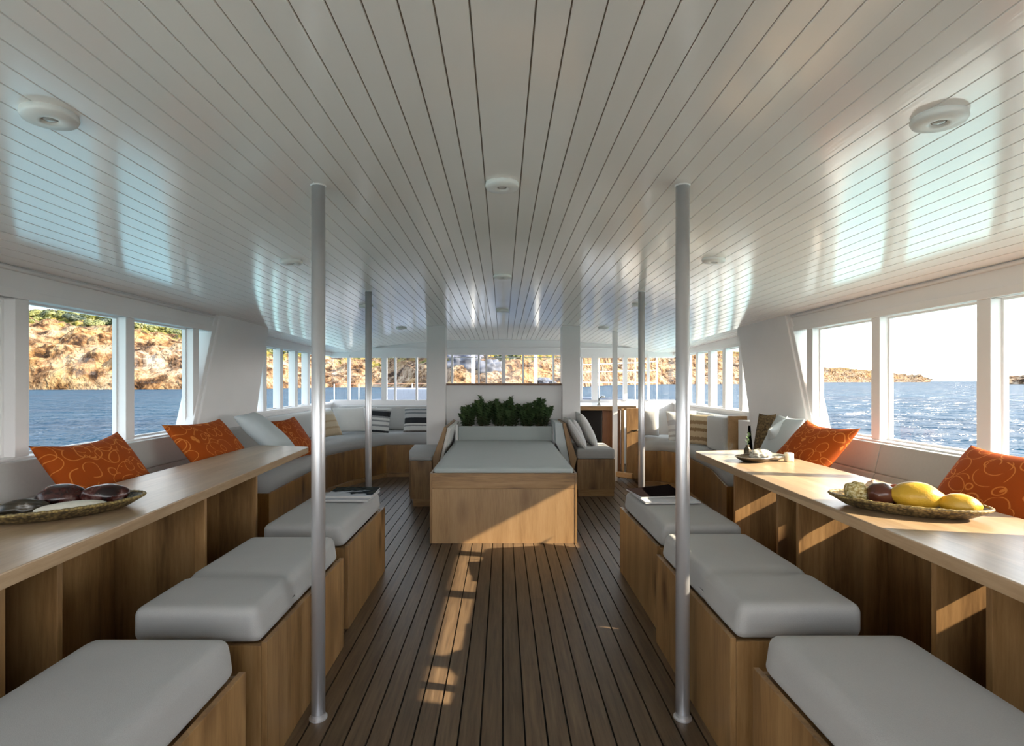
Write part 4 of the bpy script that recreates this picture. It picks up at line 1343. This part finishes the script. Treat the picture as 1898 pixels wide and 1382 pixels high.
bm = bmesh.new(); lathe(bm, [(0.0, 0.0), (0.03, 0.0), (0.03, 0.012), (0.0, 0.014)], (1.33, 7.45, 0.965), 20)
obj('collar', bm, M['chrome'], t, smooth=True)

# ------------------------------------------------------------------ outside: bow gear
def railing(label, pts, hs, top_z, base_z, r=0.02, rail='rail'):
    t = thing('bow_railing', label, 'railing', (pts[0][0], pts[0][1], base_z))
    for h in hs:
        bm = bmesh.new(); tube(bm, [(x, y, h) for x, y in pts], r * 0.8, 8)
        obj('rail', bm, M[rail], t, smooth=True)
    for x, y in pts:
        bm = bmesh.new(); tube(bm, [(x, y, base_z), (x, y, top_z)], r, 8)
        obj('stanchion', bm, M['rail'], t, smooth=True)


railing('white tube railing seen through the front right windows', [(1.45, 12.2), (1.75, 11.9), (2.05, 11.5), (2.3, 11.1), (2.6, 10.6), (2.85, 10.0)], (1.27, 1.50, 1.66), 1.78, 0.93, 0.011)
railing('low railing with a brown top rail seen through the front left windows', [(-1.5, 12.2), (-1.95, 11.6), (-2.4, 11.0), (-2.75, 10.3), (-3.0, 9.6)], (1.245,), 1.245, 0.93, 0.009, 'brown')
for x, lab in ((-0.60, 'white mast beyond the windscreen, left of its centre'), (0.66, 'white mast beyond the windscreen, right of its centre')):
    bm = bmesh.new(); tube(bm, [(x, 10.9, -0.055), (x, 10.9, 2.6)], 0.036, 14)
    tag(obj('mast', bm, M['rail'], smooth=True), lab, 'mast')
bm = bmesh.new(); box(bm, -2.35, -1.45, 10.6, 11.1, -0.055, 1.16)
tag(obj('deck_locker', bm, M['locker'], bevel=0.03), 'pale blue grey locker on the bow deck beyond the front left windows', 'locker')

# ------------------------------------------------------------------ outside: coast
def lerp_table(tb, x):
    if x <= tb[0][0]:
        return tb[0][1:]
    for a, b in zip(tb, tb[1:]):
        if x <= b[0]:
            f = (x - a[0]) / (b[0] - a[0])
            f = f * f * (3 - 2 * f)
            return [p + (q - p) * f for p, q in zip(a[1:], b[1:])]
    return tb[-1][1:]


# bearing (as px of the frame) : distance of the waterline, height of the crest (as py), steepness
COAST = [(-900, 120, 580, 0.5), (-100, 135, 575, 0.5), (40, 144, 583, 0.5), (130, 144, 590, 0.5), (213, 145, 596, 0.5), (345, 150, 618, 0.5), (480, 165, 650, 0.55), (560, 180, 656, 0.6),
         (610, 195, 650, 0.75), (700, 200, 648, 0.9), (790, 170, 646, 0.8), (840, 150, 640, 0.9), (930, 150, 640, 0.9), (1040, 170, 640, 0.9), (1150, 300, 644, 0.7), (1240, 380, 646, 0.6),
         (1300, 400, 648, 0.6), (1390, 420, 654, 0.65), (1450, 700, 680, 0.7), (1520, 1000, 683, 0.7), (1570, 1050, 684, 0.7), (1640, 1100, 691, 0.8), (1690, 1100, 699, 0.9), (1724, 1100, 705.5, 1.0)]


def coast(px, s):
    D, crest, k = lerp_table(COAST, px)
    Y = D * (1 + 0.38 * s)
    zt = EYE + (VY - crest) / F * D * 1.38
    z = WATER - 0.3 + (zt - WATER + 0.3) * s ** k
    return Vector(((px - VX) / F * Y, Y, z)), D


bm = bmesh.new()
lay = bm.verts.layers.float.new('scrub')
cols = []
px = -900
while px < 1724:
    cols.append(px)
    px += 2.5 if -10 < px < 1400 else (12 if px < -10 else 4)
NS = 72
grid = []
for px in cols:
    col = []
    for i in range(NS + 1):
        s = (i / NS) ** 1.15
        q, D = coast(px, s)
        k = D / 144.0
        w = q / (5.5 * k)
        a = noise.multi_fractal(w * 0.8, 0.9, 2.1, 5) - 0.9
        vd, vp = noise.voronoi(w * 0.85 + Vector((0, 0, 3)))
        bo = max(0.0, 0.78 - vd[0]) * 2.3
        vd2, _ = noise.voronoi(w * 3.1)
        bo += max(0.0, 0.6 - vd2[0]) * 0.55
        amp = 1.55 * k * min(1.0, s * 9) * (1.0 if px < 620 else 0.8)
        lip = 1 - 0.6 * max(0, (s - 0.72) / 0.28)
        q = q + Vector((0.35 * a + 0.5 * bo * (0.6 if px < 932 else -0.3), -bo * 1.1 - a * 0.6, 0.85 * bo + 0.55 * a - 0.5)) * amp * lip
        v = bm.verts.new(q)
        sc = 0.0
        if px < 620:
            sc = 0.42 + 0.32 * (s - 0.62) / 0.38 if s > 0.5 else 0.25
        else:
            sc = 0.34 + 0.25 * s
        if px > 1030:
            sc = 0.34 + 0.18 * s
        v[lay] = sc
        col.append(v)
    grid.append(col)
for a, b in zip(grid, grid[1:]):
    for i in range(NS):
        bm.faces.new((a[i], b[i], b[i + 1], a[i + 1]))
struct('coast_hill', bm, M['rock'], loc=(0, 0, 0))

# islet at the far right
bm = bmesh.new()
bmesh.ops.create_icosphere(bm, subdivisions=5, radius=1.0)
for v in bm.verts:
    q = v.co.normalized()
    k = 1 + 0.18 * noise.multi_fractal(q * 2.6, 0.9, 2.0, 4)
    v.co = Vector((q.x * 42, q.y * 16, q.z * 8.0)) * k * 0.9
    v.co += Vector((395, 380, WATER - 0.6))
islet = struct('islet_hill', bm, M['rock'])

# shrubs on the crest of the coast
def bush_mesh(name, mat, seed, n=650):
    rnd = random.Random(seed)
    bm = bmesh.new()
    blobs = [(Vector((rnd.uniform(-0.6, 0.6), rnd.uniform(-0.4, 0.4), rnd.uniform(0.25, 0.7))), rnd.uniform(0.32, 0.55)) for _ in range(7)]
    for k in range(n):
        c, r = blobs[k % 7]
        d = Vector((rnd.gauss(0, 1), rnd.gauss(0, 1), rnd.gauss(0.25, 1))).normalized()
        p = c + Vector((d.x, d.y, d.z * 0.8)) * r * (0.85 + 0.2 * rnd.random())
        if p.z < 0:
            p.z = 0.0
        a = d.cross(Vector((rnd.random(), rnd.random(), rnd.random()))).normalized()
        b = d.cross(a)
        sz = 0.075 + 0.05 * rnd.random()
        vs = [bm.verts.new(p + (a * u + b * w_) * sz + d * e) for u, w_, e in ((-1, -0.5, 0), (1, -0.4, 0.02), (0.8, 0.6, 0.05), (-0.7, 0.7, 0.03))]
        bm.faces.new(vs)
    for c, r in blobs:
        m_ = Matrix.Translation(c) @ Matrix.Diagonal((r * 0.82, r * 0.82, r * 0.66, 1))
        bmesh.ops.create_icosphere(bm, subdivisions=2, radius=1.0, matrix=m_)
    me = bpy.data.meshes.new(name)
    bm.to_mesh(me); bm.free()
    me.materials.append(mat)
    return me


BM = [bush_mesh('shrub_foliage', M['bush'], 5), bush_mesh('shrub_foliage', M['bush'], 6), bush_mesh('tree_foliage', M['bush_dark'], 7)]
LB = {'aft': 'green shrub growing on top of the sunlit cliff outside the left table windows', 'mid': 'green shrub on the cliff crest outside the forward left side windows',
      'front': 'dark tree on the hillside beyond the front left windows', 'screen': 'dark tree on the shore beyond the windscreen', 'right': 'dark shrub on the rocks beyond the front right windows'}


def bush(px, s, wpx, kind, where, nm='hillside_shrub', hk=1.0):
    q, D = coast(px, s)
    w = wpx / F * q.y / 2
    o = bpy.data.objects.new(nm, BM[kind])
    COL.objects.link(o)
    o.location = q + Vector((0, 0, -0.1 * w))
    o.rotation_euler = (0, 0, random.random() * 6.28)
    o.scale = (w, w, w * hk)
    tag(o, LB[where], 'tree' if 'tree' in nm else 'shrub', {'aft': 'shrubs on the cliff top', 'mid': 'shrubs on the cliff crest ahead', 'front': 'trees beyond the front left windows', 'screen': 'trees beyond the windscreen', 'right': 'shrubs on the far rocks'}[where])


for px, s, w, k in ((48, 0.66, 26, 0), (58, 0.90, 40, 1), (84, 0.99, 34, 0), (100, 0.90, 46, 0), (126, 0.97, 50, 1), (138, 0.86, 40, 2), (152, 0.98, 50, 0), (178, 0.95, 52, 0), (172, 0.70, 36, 1), (202, 0.97, 52, 1), (205, 0.82, 40, 2), (228, 0.95, 50, 0),
                    (252, 0.97, 52, 1), (276, 0.94, 50, 0), (258, 0.82, 40, 0), (300, 0.97, 52, 1), (288, 0.82, 38, 0), (322, 0.95, 46, 0), (342, 0.97, 50, 2), (330, 0.82, 34, 0), (358, 0.92, 40, 0), (380, 0.95, 40, 1), (22, 0.9, 44, 1), (66, 0.74, 24, 0), (232, 0.80, 36, 1)):
    bush(px, s, w, k, 'aft', hk=0.85)
for px, s, w, k in ((486, 0.92, 34, 2), (500, 0.84, 32, 0), (514, 0.94, 34, 1), (530, 0.88, 34, 2), (544, 0.94, 32, 0), (556, 0.82, 28, 0), (572, 0.90, 32, 1), (470, 0.88, 32, 0)):
    bush(px, s, w, k, 'mid')
for px, s, w in ((735, 0.80, 20), (752, 0.78, 24), (770, 0.70, 24), (786, 0.78, 22), (722, 0.88, 20)):
    bush(px, s, w, 2, 'front', 'hillside_tree')
for px, s, w, k in ((872, 0.72, 26, 2), (892, 0.80, 34, 2), (912, 0.78, 36, 2), (925, 0.55, 26, 2), (944, 0.52, 30, 2), (955, 0.58, 28, 1), (964, 0.80, 22, 0), (1012, 0.75, 24, 2), (832, 0.9, 22, 2)):
    bush(px, s, w, k, 'screen', 'shore_tree')
for px, s, w in ((1083, 0.85, 14), (1130, 0.85, 14), (1145, 0.85, 16), (1214, 0.8, 14), (1240, 0.6, 12)):
    bush(px, s, w, 2, 'right')

# grey slate slabs on the shore beyond the windscreen
M['slate'] = plain('blue_grey_slate', (0.060, 0.066, 0.085), rough=0.8, noise_amt=0.2, nscale=0.6)
for k, (px, s, w, lab) in enumerate(((862, 0.42, 5.2, 'large grey rock slab beyond the windscreen, left of the white mast'), (908, 0.34, 3.6, 'grey rock slab beyond the windscreen, left of its centre post'), (1005, 0.12, 3.2, 'low grey rock slab beyond the windscreen, right of the white mast'))):
    q, D = coast(px, s)
    lump('rock_slab', lab, 'rock', M['slate'], (q.x, q.y - 1.0, q.z - w * 0.85), (w * 1.1, 2.6, w * (0.8 if k < 2 else 0.5)), 0.2, 0.6, 2.4, sub=4)

# the sea
bm = bmesh.new()
rs = [0.0, 12, 30, 70, 160, 400, 1200, 4000, 14000]
prev = None
for r in rs:
    if r == 0:
        prev = [bm.verts.new((0, 0, WATER))]
        continue
    ring = [bm.verts.new((r * math.cos(k * math.pi / 32), r * math.sin(k * math.pi / 32), WATER)) for k in range(64)]
    for k in range(64):
        k2 = (k + 1) % 64
        if len(prev) == 1:
            bm.faces.new((prev[0], ring[k], ring[k2]))
        else:
            bm.faces.new((prev[k], ring[k], ring[k2], prev[k2]))
    prev = ring
struct('sea', bm, M['sea'], loc=(0, 0, WATER))

# ------------------------------------------------------------------ sun, sky, camera
sd = bpy.data.lights.new('sun', 'SUN')
sd.energy = 11.0
sd.angle = math.radians(0.55)
sd.color = (1.0, 0.84, 0.63)
so = bpy.data.objects.new('sun', sd)
COL.objects.link(so)
so.rotation_euler = Vector((-1.0, 0.22, -0.53)).to_track_quat('-Z', 'Y').to_euler()
so.location = (8, -4, 6)

w = bpy.data.worlds.new('sky')
SC.world = w
w.use_nodes = True
nt = w.node_tree
nt.nodes.clear()
out = nd(nt, 'ShaderNodeOutputWorld')
bg = nd(nt, 'ShaderNodeBackground')
bg.inputs['Strength'].default_value = 3.0
tc = nd(nt, 'ShaderNodeTexCoord')
sp = nd(nt, 'ShaderNodeSeparateXYZ')
nt.links.new(tc.outputs['Generated'], sp.inputs[0])
cl = ramp(nt, sp.outputs[2], [(0.0, (1.0, 0.965, 0.92)), (0.10, (0.96, 0.95, 0.94)), (0.35, (0.80, 0.86, 0.95)), (1.0, (0.50, 0.65, 0.92))])
dt = nd(nt, 'ShaderNodeVectorMath', operation='DOT_PRODUCT')
nt.links.new(tc.outputs['Generated'], dt.inputs[0])
dt.inputs[1].default_value = (0.93, -0.25, 0.25)
sid = nd(nt, 'ShaderNodeMapRange')
sid.inputs['From Min'].default_value = -0.9
sid.inputs['From Max'].default_value = 0.9
sid.inputs['To Min'].default_value = 0.40
sid.inputs['To Max'].default_value = 1.3
nt.links.new(dt.outputs['Value'], sid.inputs['Value'])
mu = nd(nt, 'ShaderNodeMix', data_type='RGBA', blend_type='MULTIPLY')
mu.inputs[0].default_value = 1.0
nt.links.new(cl, mu.inputs[6])
nt.links.new(sid.outputs[0], mu.inputs[7])
nt.links.new(mu.outputs[2], bg.inputs[0])
nt.links.new(bg.outputs[0], out.inputs[0])

cam = bpy.data.cameras.new('camera')
co = bpy.data.objects.new('camera', cam)
COL.objects.link(co)
co.location = (0, 0, EYE)
co.rotation_euler = (math.radians(90), 0, 0)
cam.sensor_fit = 'HORIZONTAL'
cam.sensor_width = 36.0
cam.lens = F / 1898.0 * 36.0
cam.shift_x = (949 - VX) / 1898.0
cam.shift_y = (VY - 691) / 1898.0
cam.clip_start = 0.05
cam.clip_end = 20000
SC.camera = co

vs = SC.view_settings
vs.view_transform = 'Standard'
vs.look = 'None'
vs.exposure = 0.95
vs.gamma = 1.0
vs.use_curve_mapping = False
SC.cycles.use_denoising = True
SC.cycles.max_bounces = 8
SC.cycles.diffuse_bounces = 5
SC.cycles.glossy_bounces = 4
SC.cycles.transparent_max_bounces = 12
SC.cycles.sample_clamp_indirect = 8.0
SC.cycles.caustics_reflective = False
SC.cycles.caustics_refractive = False
